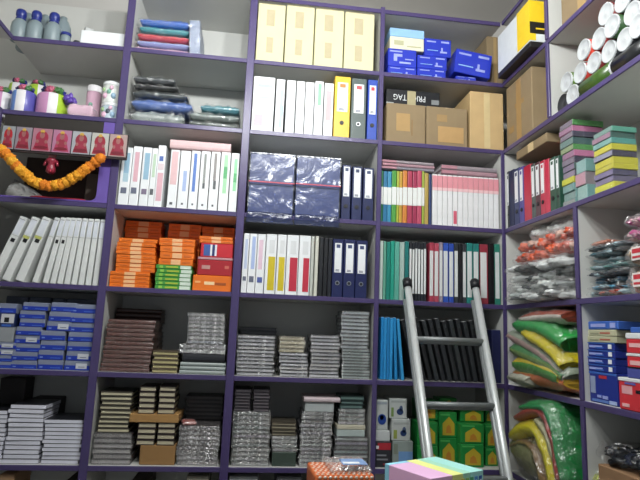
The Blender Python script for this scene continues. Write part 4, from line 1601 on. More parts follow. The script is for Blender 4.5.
g = 'coloured polythene on the fifth shelf of the right wall'
xs5 = XF - .035
t = packet('packet', 'mixed green and yellow sheets in a clear bag behind the coloured bundles', 'packet', .5, .22, .36, patch(['#3f8a4a', '#a8a03a', '#9aa08a', '#8f9a70', '#b5a890'], 7), 190, g, film(.16, 22, .05), None, .3)
place(t, XF + .09, -.30, ZT[5], RZ)
FL5 = [('brick red and white sheets lying at the top of the coloured bags', [(521, 319), (538, 317), (556, 316), (570, 316)], .05, '#8f3f2a', '#c9c2b8'),
       ('green sheets in a clear bag below the brick red ones', [(514, 325), (533, 326), (553, 333), (570, 345)], .075, '#1f8f3c', '#2a9c4c'),
       ('yellow sheets sagging under the green bag', [(524, 333), (540, 341), (556, 352), (571, 368)], .06, '#bfae14', '#cfc01c'),
       ('clear and pinkish sheets folded over in the middle of the coloured bags', [(507, 335), (525, 344), (543, 355), (560, 370), (568, 380)], .07, '#8f9a86', '#b89a94'),
       ('muted green sheets under the pale middle sheets', [(509, 349), (527, 357), (546, 366), (561, 378)], .07, '#3a7a44', '#6f8a4a'),
       ('yellow sheets at the lower left of the coloured bags', [(512, 364), (526, 366), (541, 371), (556, 380)], .085, '#c4ae28', '#4a8a3c'),
       ('orange and yellow sheets at the bottom of the coloured bags', [(514, 378), (534, 379), (553, 384), (571, 392)], .07, '#c9a23a', '#c96f3a'),
       ('whitish sheets hanging over the edge under the orange ones', [(508, 385), (528, 388), (548, 393), (564, 397)], .05, '#b0b0a0', '#a2a592')]
for k, (lb, pts, th, hx, hx2) in enumerate(FL5):
    sag(lb, pts, th, hx, xs5 - .006 * (k % 3) - (.02 if k == 7 else 0), .24, k + 3, g, hx2, zmin=ZT[5], zmax=ZS[4] - T / 2)

g = 'coloured polythene on the sixth shelf of the right wall'
xs6 = XF - .06
t = packet('packet', 'mixed olive and green sheets in a clear bag behind the arching bags', 'packet', .46, .2, .30, patch(['#4f7f4a', '#8f8c5a', '#a8a88a', '#7d8a5a', '#b5a83a'], 7), 191, g, film(.16, 22, .05), None, .4)
place(t, XF + .10, -.30, ZT[6], RZ)
FL6 = [('dark green sheets arching over the top of the lower bags', [(521, 408), (535, 403), (549, 411), (558, 432), (563, 455), (569, 486)], .045, '#167a3a', '#1f8f50'),
       ('red sheets arching under the green ones', [(515, 418), (531, 412), (545, 416), (553, 431), (559, 452), (564, 484)], .05, '#a8342e', '#9f3f38'),
       ('broad yellow sheets arching in the lower bags', [(509, 436), (521, 429), (535, 431), (544, 446), (551, 464), (556, 488)], .075, '#d0c010', '#d6ca26'),
       ('cream sheets between the yellow and red arches', [(538, 421), (547, 432), (555, 450), (561, 468), (565, 488)], .045, '#b5b28c', '#aaa780'),
       ('brown edged sheets inside the yellow arch', [(510, 446), (522, 443), (533, 450), (540, 466), (545, 488)], .035, '#7d5f38', '#8a7444'),
       ('pale olive sheets filling the bottom of the lower bags', [(511, 462), (520, 456), (529, 464), (536, 488)], .15, '#8f8c62', '#85865f')]
for k, (lb, pts, th, hx, hx2) in enumerate(FL6):
    sag(lb, pts, th, hx, xs6 + .004 * k, .28, k + 23, g, hx2, zmin=ZT[6], zmax=ZS[5] - T / 2, yend=atx(569, 486, xs6).y)

# fifth shelf, near bay: blue and red boxes
NB = mat('#1f2f86', .4)
SB = mat('#3a62b4', .4)
g = 'boxes in the right-hand bay near the picture edge'
XB = XF + .02


def rbox(px0, px1, pt, row, lb, m, xf=XB, z0=None, d=.2, pr=(), lid=0, lidm=None, top=()):
    c, w_, h = slotr(px0, px1, pt, row, xf, z0)
    t = carton('stationery_box', lb, 'box', w_, d, h - .0006, m, g, prints=pr, lid=lid, lidm=lidm)
    place(t, xf, c, ZT[row] if z0 is None else z0, RZ)
    return (ZT[row] if z0 is None else z0) + h


zb = rbox(583, 617, 372, 5, 'big dark blue box with red tag and pale lettering blocks', NB, pr=[(.0, 1, .93, 1.0, SB), (.38, .66, .8, .9, mat('#b8303a', .5)), (.06, .24, .3, .85, mat('#8f9ab8', .5)), (.3, .44, .18, .26, LOGO), (.5, .68, .16, .26, LOGO), (.12, .7, .04, .12, mat('#5a78b8', .5)), (.74, .98, .03, .14, mat('#9fb0d8', .5))])


def blue_mk(i, w_, h):
    return carton('stationery_box', 'thin blue box with white dot, %s on the dark blue box' % ORD[i], 'box', w_, .18, h - .0006, NB, g, prints=[(.05, .55, .3, .6, LOGO), (.3, .6, .2, .4, SB), (.78, .9, .2, .8, WHITE), (.0, 1, .85, 1, SB)], bev=.002)


zb = stack(585, 614.5, 342.5, 4, 5, XB, blue_mk, zb, .003, .02, right=True)
CRB = mat('#b3b294', .5)


def cream_mk(i, w_, h):
    return carton('stationery_box', 'cream green box with faint print, %s on the thin blue boxes' % ('upper', 'lower')[i], 'box', w_, .18, h - .0006, CRB, g, prints=[(.45, .8, .35, .6, mat('#a8604e', .5)), (.1, .4, .3, .5, mat('#8f9076', .5))], bev=.002)


zb = stack(585, 616, 329.5, 2, 5, XB, cream_mk, zb, .003, .02, right=True)
rbox(588, 618, 321, 5, 'thin blue box at the very top of the cream green boxes', SB, z0=zb, pr=[(.1, .6, .3, .7, LOGO), (.75, .92, .2, .8, LOGO)])
z = ZT[5]
cc, ww, hh = slotr(619, 634, 323, 5, XF + .12)
for k in range(14):
    t = carton('stationery_box', 'thin grey green box, %s of the stack behind the red boxes' % ORD[13 - k], 'box', ww, .14, hh / 14 - .0006, mat('#8f9580', .5), 'thin grey green boxes', prints=[(.1, .7, .3, .6, mat('#6f7564', .5))], bev=.001)
    place(t, XF + .135 + random.uniform(-.003, .003), cc - .01 + random.uniform(-.003, .003), z, RZ)
    z += hh / 14
REDW = mat('#c9323a', .4)
zr = rbox(619, 655, 379, 5, 'large red box with white top at the right picture edge', REDW, xf=XF + .0, d=.11, lid=.12, lidm=OFFW, pr=[(.1, .4, .5, .75, mat('#d9a0a4', .5)), (.5, .8, .56, .66, BLACK), (.1, .3, .1, .2, mat('#e0b0b0', .5)), (.2, .5, .8, .86, mat('#5a62a8', .5))])
zr = rbox(627, 660, 369, 5, 'thin purple blue box on the large red box', mat('#4a4f96', .4), xf=XF + .0, z0=zr, d=.1)
zr = rbox(627, 660, 354, 5, 'red box with white top, lower of two on the purple box', REDW, xf=XF + .0, z0=zr, d=.1, lid=.2, lidm=OFFW, pr=[(.1, .5, .2, .5, mat('#e0b0b0', .5)), (.0, 1., .0, .08, BLACK)])
zr = rbox(626, 660, 333, 5, 'red box with white top, upper of two on the purple box', REDW, xf=XF + .0, z0=zr, d=.1, lid=.3, lidm=OFFW, pr=[(.1, .5, .3, .5, mat('#e0b0b0', .5))])
rbox(630, 660, 327, 5, 'thin blue box on the topmost red box', SB, xf=XF + .0, z0=zr, d=.1)

# sixth shelf, near bay: black bag, carton, clear bag
c, w_, h = slotr(597, 650, 464, 6, XF + .03)
t = carton('cardboard_carton', 'brown carton low at the right with a black bag over it', 'box', .62, .28, .19, mat('#8a6a4c', .8, var=.12, scale=10), None, tape=None, prints=[(.3, .6, .7, .9, mat('#9c7a58', .8))])
yy = atx(598, 468, XF + .01).y
place(t, XF + .01, yy - .31, ZT[6], RZ)
zc = ZT[6] + .19
t = packet('black_bag', 'black folded bag lying on the brown carton', 'bag', .42, .26, .085, mat('#16181f', .35), 160, None, film(.12, 18, .01, '#223055'), [mat('#16181f', .35), mat('#1a2038', .35), mat('#15171c', .35)], .5)
place(t, XF + .015, yy - .18, zc, RZ)
t = packet('clear_bag', 'crumpled clear bag beside the black bag', 'bag', .24, .24, .1, mat('#8b9294', .4), 161, None, film(.35, 26, .12), None, .7)
place(t, XF + .015, yy - .55, zc, RZ)
t = packet('packet', 'yellow green packet squeezed beside the brown carton', 'packet', .07, .2, .16, mat('#9aa04a', .5), 162)
place(t, XF + .005, yy + .045, ZT[6], RZ)

# ================================================================== ROW 5
# blue and grey boxes, first bay
GB, GB2, DKB = mat('#7c8398', .45), mat('#1b36a0', .4), mat('#5d6372', .5)
g = 'blue and grey boxes on the fifth shelf'


def bg_maker(phrase, special=None, d=.15):
    def mk(i, w_, h):
        pr = [(0, 1, .04, .52, GB2), (.08, .2, .2, .34, mat('#6f88cc', .5)), (.5, .9, .16, .26, mat('#4464c0', .5))]
        if special and i in special:
            pr.append((.45, .88, .2, .75, mat('#c3c6cc', .5)))
            pr.append((.55, .8, .35, .42, INK))
        return carton('blue_grey_box', 'flat blue and grey box, %s of the %s' % (ORD[i], phrase), 'box', w_, d, h - .0006, GB, g, prints=pr, bev=.002)
    return mk


stack(67.5, 93, 304, 7, 5, .02, bg_maker('column against the upright', (5, 6)), None, .004, .02, shift=[0, 0, 0.01, .012, .015, .018, .02])
stack(41, 66, 302, 7, 5, .02, bg_maker('second column from the upright', (2,)), None, .004, .02, shift=[0, 0, 0, .0, .02, .024, .026])
stack(15, 40.5, 302, 8, 5, .02, bg_maker('third column from the upright', (4,)), None, .004, .02, shift=[0, 0, 0.004, .003, .006, .008, .008, .016])
zq = stack(-12, 14.5, 342, 4, 5, .02, bg_maker('low column at the picture edge', (0, 1)), None, .004, .02)
c, w_, h = slot(-12, 14, 327, 5, .025, zq)
t = carton('grey_box', 'plain grey box on the low blue column at the picture edge', 'box', w_, .15, h, mat('#8c9094', .5), None)
place(t, c, .02, zq)
zq += h
c, w_, h = slot(-12, 15, 313, 5, .025, zq)
t = carton('picture_box', 'box with black and white picture at the picture edge', 'box', w_, .15, h, mat('#26345f', .45), None, prints=[(.5, .98, .3, .95, mat('#c4c4c8', .5)), (.62, .8, .35, .7, BLACK), (.55, .9, .05, .2, SB)])
place(t, c, .02, zq)
zq += h
stack(-12, 16, 303, 1, 5, .02, bg_maker('edge column, above the picture box'), zq)
for k, (a, b) in enumerate(((2, 24), (25, 47), (49, 61), (63, 97))):
    c, w_, h = slot(a, b, 296 + k, 5, .19)
    t = carton('dark_carton', 'dark grey blue carton at the back behind the blue and grey boxes, %s' % LR[k], 'box', w_, .15, h, DKB, 'dark cartons at the back of the fifth shelf')
    place(t, c, .19, ZT[5])

# brown and silver diaries, second bay
BRW, BRP = mat('#552c22', .35, coat=.25, bump=.25, scale=40), mat('#7d6a60', .5)
DKBR = mat('#3a2622', .35)
WRAP = film(.1, 55, .0)


def diary(phrase, cm, pm, nm, grp, d=.2, spine=True, wrap=None, kind='diary', cf=.2, ov=None):
    def mk(i, w_, h):
        pq = random.choice(pm) if isinstance(pm, list) else pm
        cq = random.choice(cm) if isinstance(cm, list) else cm
        return book(kind, '%s, %s %s' % (nm, ORD[i], phrase), kind, w_ * random.uniform(.955, 1), d, h, cq, pq, spine, grp, random.uniform(.002, .005) if ov is None else ov, wrap, cf=cf)
    return mk


g = 'brown diaries'
stack(101, 152, 319.5, 12, 5, .02, diary('of the brown stack', BRW, BRP, 'brown diary with glossy spine', g, .16, wrap=WRAP), None, .004, .02, shift=[-.004 + .0015 * k for k in range(12)])
c, w_, h = slot(110, 159, 308.5, 5, .2)
z = ZT[5]
for k in range(13):
    t = diary('of the dark stack behind the brown one', DKBR, BRP, 'dark brown diary', 'dark brown diaries', .14)(12 - k, w_, h / 13)
    place(t, c + random.uniform(-.004, .004), .2, z)
    z += h / 13
stack(151.5, 178, 351, 5, 5, .02, diary('of the small cream stack', mat('#5c5040', .4), mat('#b5ab7c', .5), 'small cream-edged notebook', 'small notebooks', .14, False, None, 'notebook'))
SILP = [mat(q, .3, coat=.5, bump=.6, scale=60) for q in ('#a9a9ae', '#c2c2c6', '#85858c', '#98a4b4')]
DCV = mat('#26272c', .3)
WR2 = film(.5, 55, .03)
g = 'silver-edged books'
zs = stack(179, 226, 362.5, 3, 5, .02, diary('of the wide grey base', mat('#8f9896', .4), mat('#9da6a4', .5), 'grey green book', g, .18, True, None, 'book'))
zs = stack(183, 226, 354, 1, 5, .02, diary('under the silver wrapped books', DCV, mat('#3c3c40', .5), 'thick black book', g, .18, True, None, 'book'), zs)
zs = stack(180, 226, 344, 2, 5, .02, diary('below the upper silver group', DCV, SILP, 'silver wrapped book', g, .18, False, WR2, 'book'), zs)
zs = stack(187, 225, 313, 8, 5, .02, diary('of the silver wrapped stack', DCV, SILP, 'silver wrapped book', g, .16, False, WR2, 'book'), zs)

# diary stacks, third bay
PG = [mat(q, .35, coat=.3, bump=.3, scale=50) for q in ('#c4c4c8', '#d4d4d8', '#b2b2b8', '#c9c6c4')]
PGG = mat('#93a3a0', .35, coat=.3, bump=.3, scale=50)
PGC = mat('#c0b796', .4)
g = 'silver-edged diaries on the fifth shelf'
W3 = film(.24, 55, .02)
stack(234.5, 275, 335, 11, 5, .02, diary('of the stack by the upright', DCV, PG, 'silver-edged diary', g, .15, False, W3), None, .004, .02)
c, w_, h = slot(236, 276, 327, 5, .19)
z = ZT[5]
for k in range(12):
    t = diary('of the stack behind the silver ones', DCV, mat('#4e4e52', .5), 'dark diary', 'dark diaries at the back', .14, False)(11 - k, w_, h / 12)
    place(t, c + random.uniform(-.004, .004), .19, z)
    z += h / 12
zs = stack(279, 308, 352.5, 7, 5, .02, diary('of the short second stack', DCV, PG, 'silver-edged diary', g, .15, False, W3), None, .005, .03)
stack(279, 305, 336.5, 4, 5, .02, diary('on the short second stack', mat('#7d745a', .4), PGC, 'cream-edged notebook', g, .15, False, W3, 'notebook'), zs, .004, .03)
stack(310, 340, 335, 12, 5, .02, diary('of the third stack', DCV, PG, 'silver-edged diary', g, .15, False, W3), None, .004, .03)
zs = stack(341.5, 371, 349, 10, 5, .02, diary('of the lower half beside the right upright', mat('#23302f', .35), PGG, 'green grey diary', g, .15, False, W3), None, .003, .02)
stack(341, 369.5, 311, 10, 5, .02, diary('of the upper half beside the right upright', mat('#262d30', .35), mat('#a3adb0', .35, coat=.3, bump=.3, scale=50), 'pale blue grey diary', g, .15, False, W3), zs, .004, .03)

# blue and black files, fourth bay
g = 'blue files on the fifth shelf'
for k in range(6):
    a = 380 + 3.1 * k
    b0 = at(a + 1.5, 381, .02)
    t = spine_file('thin_file', 'bright blue thin file behind the ladder foot rail, %s' % LR[k], .0142, .30 - .004 * (k % 2), .23, mat(['#1d7fc0', '#2a8ac8', '#1f78b4', '#2f92d0', '#2482be', '#3a9ad2'][k], .35), [], g)
    place(t, b0.x, .02, ZT[5] + (.0015 if k < 5 else .001), 0, -.0 if k < 4 else (-.045, -.1)[k - 4])
    if k >= 4:
        t.location.x += (.012, .03)[k - 4]
g = 'black files on the fifth shelf'
for k in range(12):
    x = at(416 + 6.5 * k, 381, .03).x
    ang = -.27 + .008 * k
    hx = ['#1b1d21', '#24272b', '#17191c', '#2c3033'][k % 4]
    t = spine_file('clip_file', 'black clip file leaning left, %s behind the ladder' % LR[k], .021, .30 + .006 * (k % 3), .23, mat(hx, .55), [(.2, .35, .05, .95, mat('#2a2e32', .5))], g)
    m = MB()
    m.box(-.003, .003, -.005, 0, .265, .285, mat('#55595c', .4, metal=.8))
    m.build('clip', t)
    place(t, x + .01, .03, ZT[5] + abs(math.sin(ang)) * .0105, 0, ang)
c, w_, h = slot(492, 501, 330, 5, .02)
t = spine_file('thin_file', 'dark navy file standing against the corner post', w_, h, .23, mat('#262a52', .35), [], None)
place(t, c, .02, ZT[5])

# ================================================================== ROW 6
g = 'white notebooks on the sixth shelf'
NP, NC = mat('#d9d9e4', .5), mat('#1b1c22', .4)
stack(43, 81.5, 419.5, 11, 6, .02, diary('of the stack by the upright', NC, NP, 'white-edged notebook', g, .2, False, None, 'notebook', .07, .0004), None, .005, .03)
stack(6, 42, 404.5, 13, 6, .02, diary('of the middle stack', NC, NP, 'white-edged notebook', g, .2, False, None, 'notebook', .07, .0004), None, .005, .03)
stack(-26, 4, 410, 12, 6, .02, diary('of the stack cut by the picture edge', NC, NP, 'white-edged notebook', g, .2, False, None, 'notebook', .07, .0004), None, .005, .03)
for k, (a, b, y) in enumerate(((-4, 22, 378), (28, 56, 398))):
    c, w_, h = slot(a, b, y, 6, .24)
    t = carton('dark_carton', 'dark carton at the back behind the white-edged notebooks, %s' % ('tall left one', 'lower right one')[k], 'box', w_, .11, h, mat('#332f30', .6))
    place(t, c, .24, ZT[6])

GRP, GRC = mat('#8f8a88', .5), mat('#3c3636', .4)
g = 'books in the second bay of the sixth shelf'
zs = stack(91.5, 131.5, 433, 6, 6, .02, diary('of the lower half in the left stack', GRC, [GRP, mat('#a7a2a0', .5), mat('#76706e', .5)], 'grey wrapped notebook', g, .18, False, W3, 'notebook'), None, .004, .02)
stack(99, 131, 391.5, 9, 6, .025, diary('of the upper half in the left stack', mat('#3d3830', .4), mat('#c4bd9f', .5), 'cream-edged book', g, .18, False, None, 'book', .28), zs, .005, .03)
BRC = mat('#947044', .8, var=.08, scale=14)
c, w_, h = slot(139.5, 175, 445.5, 6, .02)
t = carton('cardboard_carton', 'brown carton at the bottom of the middle stack', 'box', w_, .18, h, BRC, None)
place(t, c, .02, ZT[6])
zs = ZT[6] + h
PAIRC = mat('#2c2020', .4)


def pair(phrase):
    def mk(i, w_, h):
        return book('notebook', 'small dark notebook, %s %s' % (ORD[i], phrase), 'notebook', w_, .16, h, PAIRC, mat('#b9b096', .5), False, 'small dark notebooks')
    return mk


zp = stack(137, 155, 422.5, 4, 6, .02, pair('in the left row on the brown carton'), zs, .002, .02)
zp2 = stack(157.5, 175, 422.5, 4, 6, .02, pair('in the right row on the brown carton'), zs, .002, .02)
zp = max(zp, zp2)
c, w_, h = slot(129.5, 178.5, 414.5, 6, .015, zp)
t = carton('cardboard_sheet', 'flat brown cardboard tray across the small dark notebooks', 'box', w_, .2, h, mat('#a07a48', .8), None, bev=.001)
place(t, c, .015, zp)
zp += h
zt1 = stack(139, 155, 386, 5, 6, .03, pair('in the left row on the cardboard tray'), zp, .002, .03)
zt2 = stack(158.5, 175, 386, 5, 6, .03, pair('in the right row on the cardboard tray'), zp, .002, .03)
g = 'shiny wrapped books'
SHN = [mat(q, .25, coat=.6, bump=.8, scale=50) for q in ('#8e8a90', '#6f6a70', '#aaa6aa', '#8a7a7c', '#5f5a60')]
zs = stack(177, 219, 426, 8, 6, .02, diary('of the shiny stack by the upright', mat('#54484a', .3), SHN, 'shiny wrapped book', g, .16, False, WR2, 'book'), None, .005, .03)
c, w_, h = slot(184, 222, 396, 6, .2)
z = ZT[6]
for k in range(15):
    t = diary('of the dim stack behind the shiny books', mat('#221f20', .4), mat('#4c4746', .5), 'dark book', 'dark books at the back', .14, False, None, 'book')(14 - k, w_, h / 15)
    place(t, c + random.uniform(-.003, .003), .2, z)
    z += h / 15
t = packet('packet', 'small red packet lying on the shiny wrapped books', 'packet', .07, .09, .02, mat('#a8483e', .5), 170)
place(t, at(190, 422, .03).x, .02, zs, .2)

g = 'wrapped diaries on the sixth shelf'
PGD = [mat(q, .3, coat=.5, bump=.6, scale=50) for q in ('#8f9694', '#a9b0ae', '#6f7674', '#7f9490', '#8e8a9a', '#b4b6b4')]
zs = stack(228.5, 270, 411.5, 12, 6, .02, diary('of the tall first stack', mat('#2c3230', .35), PGD, 'wrapped grey diary', g, .17, False, WR2), None, .005, .03)
for s, (a, b) in enumerate(((234, 251, ), (253, 270))):
    stack(a, b, 389, 7, 6, .03, diary('in the %s row above the first stack' % ('left', 'right')[s], mat('#29242a', .35), mat('#6a6468', .5), 'small dark diary', 'small dark diaries', .14, False), zs, .002, .02)
c, w_, h = slot(272, 296, 452, 6, .02)
t = carton('dark_box', 'dark green grey box at the bottom of the second stack', 'box', w_, .17, h, mat('#3d4a42', .5), None)
place(t, c, .02, ZT[6])
zs = ZT[6] + h
zs = stack(271.5, 297, 436, 4, 6, .02, diary('in the shiny middle of the second stack', mat('#353b3c', .35), PGD, 'wrapped grey notebook', g, .17, False, WR2, 'notebook'), zs, .004, .03)
stack(271.5, 296.5, 422.5, 4, 6, .02, diary('at the top of the second stack', mat('#4a443a', .35), mat('#938c78', .4), 'brownish notebook', g, .17, False, None, 'notebook'), zs, .004, .03)
zs = stack(300, 332, 412, 14, 6, .02, diary('of the third stack', mat('#3a3440', .35), PGD, 'wrapped mixed diary', g, .17, False, WR2), None, .005, .03)
c, w_, h = slot(305, 334, 402, 6, .02, zs)
t = carton('pale_box', 'pale grey box near the top of the third stack', 'box', w_, .17, h, mat('#aab0b0', .5))
place(t, c, .02, zs)
zs += h
c, w_, h = slot(304, 340, 397.5, 6, .015, zs)
t = book('notebook', 'pinkish white notebook on the very top of the third stack', 'notebook', w_, .18, h, mat('#c4b4b8', .45), mat('#d0cac8', .5), True)
place(t, c, .015, zs)
zs = stack(331.5 + 2, 368, 437, 7, 6, .02, diary('of the wide base in the fourth stack', mat('#39373c', .35), PGD, 'wrapped grey diary', g, .17, False, W3), None, .004, .02)
c, w_, h = slot(337, 365, 425, 6, .025, zs)
t = carton('pale_box', 'pale cream and aqua box in the middle of the fourth stack', 'box', w_, .16, h, mat('#a9b5b2', .5), None, lid=.4, lidm=mat('#b9b3a0', .5))
place(t, c, .025, zs)
zs += h
zs = stack(339, 366, 409, 4, 6, .025, diary('above the pale box in the fourth stack', mat('#3a3a40', .35), PGD, 'shiny grey diary', g, .16, False, WR2), zs, .004, .03)
stack(340, 364, 396, 3, 6, .03, diary('at the top of the fourth stack', mat('#243432', .35), mat('#5f7672', .5), 'dark green diary', g, .15, False), zs, .003, .03)

# small boxes and green boxes, fourth bay
g = 'small product boxes on the sixth shelf'
WBX, BLP = mat('#b5bab8', .45), mat('#1f3f8c', .4)


def disc_print(t, u, v, r, w_, h, m, n=18, sy=1.):
    q = MB()
    q.poly([(-w_ / 2 + w_ * u + r * math.cos(2 * math.pi * k / n), h * v + r * sy * math.sin(2 * math.pi * k / n)) for k in range(n)], -.0016, 0, m)
    return q.build('picture', t)


def sbox(a, b, y, yf, lb, m, z0=None, d=.14, pr=(), pic=None, row=6, lid=0, lidm=None):
    c, w_, h = slot(a, b, y, row, yf, z0)
    t = carton('product_box', lb, 'box', w_, d, h - .0006, m, g, prints=pr, lid=lid, lidm=lidm)
    for q in (pic or []):
        disc_print(t, q[0], q[1], w_ * q[2], w_, h, q[3], sy=q[4])
    place(t, c, yf, ZT[row] if z0 is None else z0)
    return (ZT[row] if z0 is None else z0) + h


zz = sbox(373.5, 391, 441.5, .02, 'dark box with a red band at the bottom left of the product boxes', mat('#2c2d33', .45), pr=[(.15, .98, .68, .95, mat('#a82a34', .45)), (.05, .22, .72, .84, WHITE), (.1, .7, .44, .5, mat('#7d7f86', .5)), (.1, .8, .28, .34, mat('#7d7f86', .5)), (.5, .85, .1, .16, mat('#8a2a34', .5))])
zz = sbox(374.5, 390, 430.5, .025, 'low white box on the dark box with a red band', mat('#c2c6c6', .45), zz)
sbox(374, 388, 400, .03, 'white box with a blue round picture beside the upright', WBX, zz, pr=[(.1, .9, .86, .94, mat('#8f98a0', .5))], pic=[(.52, .36, .34, BLP, 1.2), (.5, .42, .16, mat('#3f62b0', .4), 1.2)])
zz = sbox(392.5, 413, 441, .03, 'grey box with a light blue picture next to the red banded box', mat('#8d9894', .45), pr=[(.3, .98, .08, .6, mat('#6f98c9', .4)), (.05, .25, .5, .9, mat('#7d867a', .5))])
zz = sbox(391.8, 410.5, 419, .03, 'white box with green strip and dark device, lower of two', WBX, zz, pr=[(.1, .28, .1, .5, mat('#8f9a4a', .45)), (.1, .9, .76, .86, mat('#a0a6a4', .5))], pic=[(.62, .36, .17, mat('#23386a', .4), .9), (.66, .5, .1, mat('#4a5a7a', .4), 1.6)])
sbox(389.5, 407, 398.5, .04, 'white box with green strip and dark device, upper of two', WBX, zz, pr=[(.1, .24, .1, .55, mat('#6f8a4a', .45)), (.1, .9, .8, .9, mat('#a0a6a4', .5))], pic=[(.6, .34, .19, mat('#2a3f6c', .4), .9), (.66, .5, .1, mat('#4a5a7a', .4), 1.6)])

g = 'green boxes with yellow house print'
GNB, YH, OH = mat('#1d7f38', .38, var=.05), mat('#b8a02c', .45), mat('#b57a2c', .45)


def green_box(lb, a, b, y, yf, z0=None, d=.12):
    c, w_, h = slot(a, b, y, 6, yf, z0)
    t = thing('green_carton', lb, 'box', g)
    MB().box(-w_ / 2, w_ / 2, 0, d, 0, h - .0006, GNB, .003).build('body', t)
    m = MB()
    q = w_
    m.poly([(-.3 * q, h * .1), (.36 * q, h * .1), (.36 * q, h * .55), (.06 * q, h * .82), (-.3 * q, h * .55)], -.0012, 0, YH)
    m.build('house_print', t)
    m = MB()
    m.poly([(-.12 * q, h * .18), (.2 * q, h * .18), (.14 * q, h * .42), (.04 * q, h * .52), (-.08 * q, h * .42)], -.002, 0, OH)
    m.build('figure_print', t)
    m = MB()
    m.poly([(-.42 * q, h * .86), (.1 * q, h * .86), (.1 * q, h * .92), (-.42 * q, h * .92)], -.0012, 0, mat('#4fae5a', .4))
    m.build('name_stripe', t)
    place(t, c, yf, ZT[6] if z0 is None else z0)
    return (ZT[6] if z0 is None else z0) + h


cols_ = [(417.5, 438, 'left', .05), (439, 457, 'second', .09), (460.5, 484, 'third', .04), (485.5, 503, 'right', .07)]
for k, (a, b, nm, yf) in enumerate(cols_):
    zg = green_box('green box with yellow print, bottom of the %s column behind the ladder' % nm, a, b, (446, 438, 444, 448)[k], yf)
    zg = green_box('green box with yellow print, second from bottom in the %s column behind the ladder' % nm, a, b, (422, 412, 424, 424)[k], yf + .004, zg)
    zg = green_box('green box with yellow print, top of the %s column behind the ladder' % nm, a, b, (400, 398, 408, 410)[k], yf + .06, zg, .1)

# ================================================================== ROW 7 (only the tops are in view)
g = 'things on the lowest visible shelf'
for k, (a, b, y, hx, nm, yf) in enumerate(((-6, 9, 474, '#9a7a5a', 'tan box top at the lower left corner', .02), (60, 80, 482, '#3a3436', 'dark box below the white-edged notebooks', .05), (128, 146, 481, '#4a4038', 'dark brown box below the brown carton', .1),
                                         (184, 206, 474, '#8a8678', 'grey beige box top below the shiny books', .02), (227, 256, 473.5, '#9a9e9e', 'pale grey box top below the tall first stack', .02), (275, 300, 477, '#6f7072', 'grey box top below the second stack', .02), (320, 372, 476, '#3a3a42', 'dark box top below the third and fourth stacks', .06))):
    c, w_, h = slot(a, b, y, 7, yf)
    t = carton('storage_box', nm, 'box', w_, .2, min(h, .345), mat(hx, .6), 'boxes on the lowest visible shelf', lid=.15)
    place(t, c, yf, ZT[7])

# ================================================================== ladder
ALU = mat('#d0d4d4', .38, metal=.35)
ALD = mat('#85898a', .45, metal=.4)
tl, tr = at(407, 283, -.045), at(474.5, 284, -.045)
zt = (tl.z + tr.z) / 2
lb_ = at(430, 464, -.36)
lean = .40
zlow = atx(0, 0, 1)
t = thing('ladder', 'aluminium ladder with black rail caps leaning on the back shelves', 'ladder')
place(t, (tl.x + tr.x) / 2, -.045, 0)
ox = (tl.x + tr.x) / 2


def on_rail(px, py, px2=None):
    # point of the ladder plane y = -.045 - (zt - z) * k seen at a pixel
    k = LK
    d = ray(px, py)
    # EYE + s d : y + k * z = const
    c0 = -.045 - zt * k
    s = (c0 - EYE.y + k * EYE.z) / (d.y - k * d.z)
    return EYE + d * s


LK = .40
rails = []
for pxt, pyt, pxb, pyb in ((407, 281, 430.5, 464), (474.5, 282, 506.5, 464)):
    a, b = on_rail(pxt, pyt), on_rail(pxb, pyb)
    dr = (b - a) / (b.z - a.z)
    foot = a + dr * (.02 - a.z)
    rails.append((a, foot))
for a, f in rails:
    A, B = a - Vector((ox, -.045, 0)), f - Vector((ox, -.045, 0))
    m = MB()
    m.cyl(A, B, .0165, n=18, m=ALU)
    o = m.build('rail', t)
    m = MB()
    off = Vector((-.014, .026, .010))
    m.cyl(A + off + (B - A) * .06, B + off, .013, n=10, m=ALD)
    m.build('rail_flange', t)
    m = MB()
    u = (A - B).normalized()
    m.cyl(A - u * .035, A + u * .004, .0225, .0225, n=18, m=BLACK)
    m.cyl(A + u * .004, A + u * .014, .0225, .015, n=18, m=BLACK)
    m.build('rail_cap', t)
    m = MB()
    m.cyl(B + Vector((0, 0, -.02)), B + u * .05, .025, .023, n=16, m=BLACK)
    m.build('rubber_foot', t)
za_ = on_rail(450, 340).z
zb_ = on_rail(460, 405).z
st = za_ - zb_
zz = za_
while zz > .15:
    e = []
    for a, f in rails:
        s = (zz - a.z) / (f.z - a.z)
        e.append(a.lerp(f, s) - Vector((ox, -.045, 0)))
    m = MB()
    for dy, dz, r, mm in ((0, 0, .0125, ALD), (.012, -.013, .010, ALD)):
        m.cyl(e[0] + Vector((0, dy, dz)), e[1] + Vector((0, dy, dz)), r, n=14, m=mm)
    m.build('rung', t)
    zz -= st

# ================================================================== counter, paper cube and bag in front
CT = 1.0
t = thing('counter', 'shop counter below the picture carrying the pastel paper', 'counter')
m = MB()
m.box(-.35, .62, -1.62, -1.12, CT - .03, CT, mat('#6f5a48', .35, var=.12, scale=8), .004)
m.build('worktop', t)
m = MB()
m.box(-.32, .59, -1.59, -1.15, .06, CT - .031, LAM)
m.build('cabinet', t)
m = MB()
m.box(-.30, .57, -1.57, -1.17, 0, .06, DARK)
m.build('plinth', t)

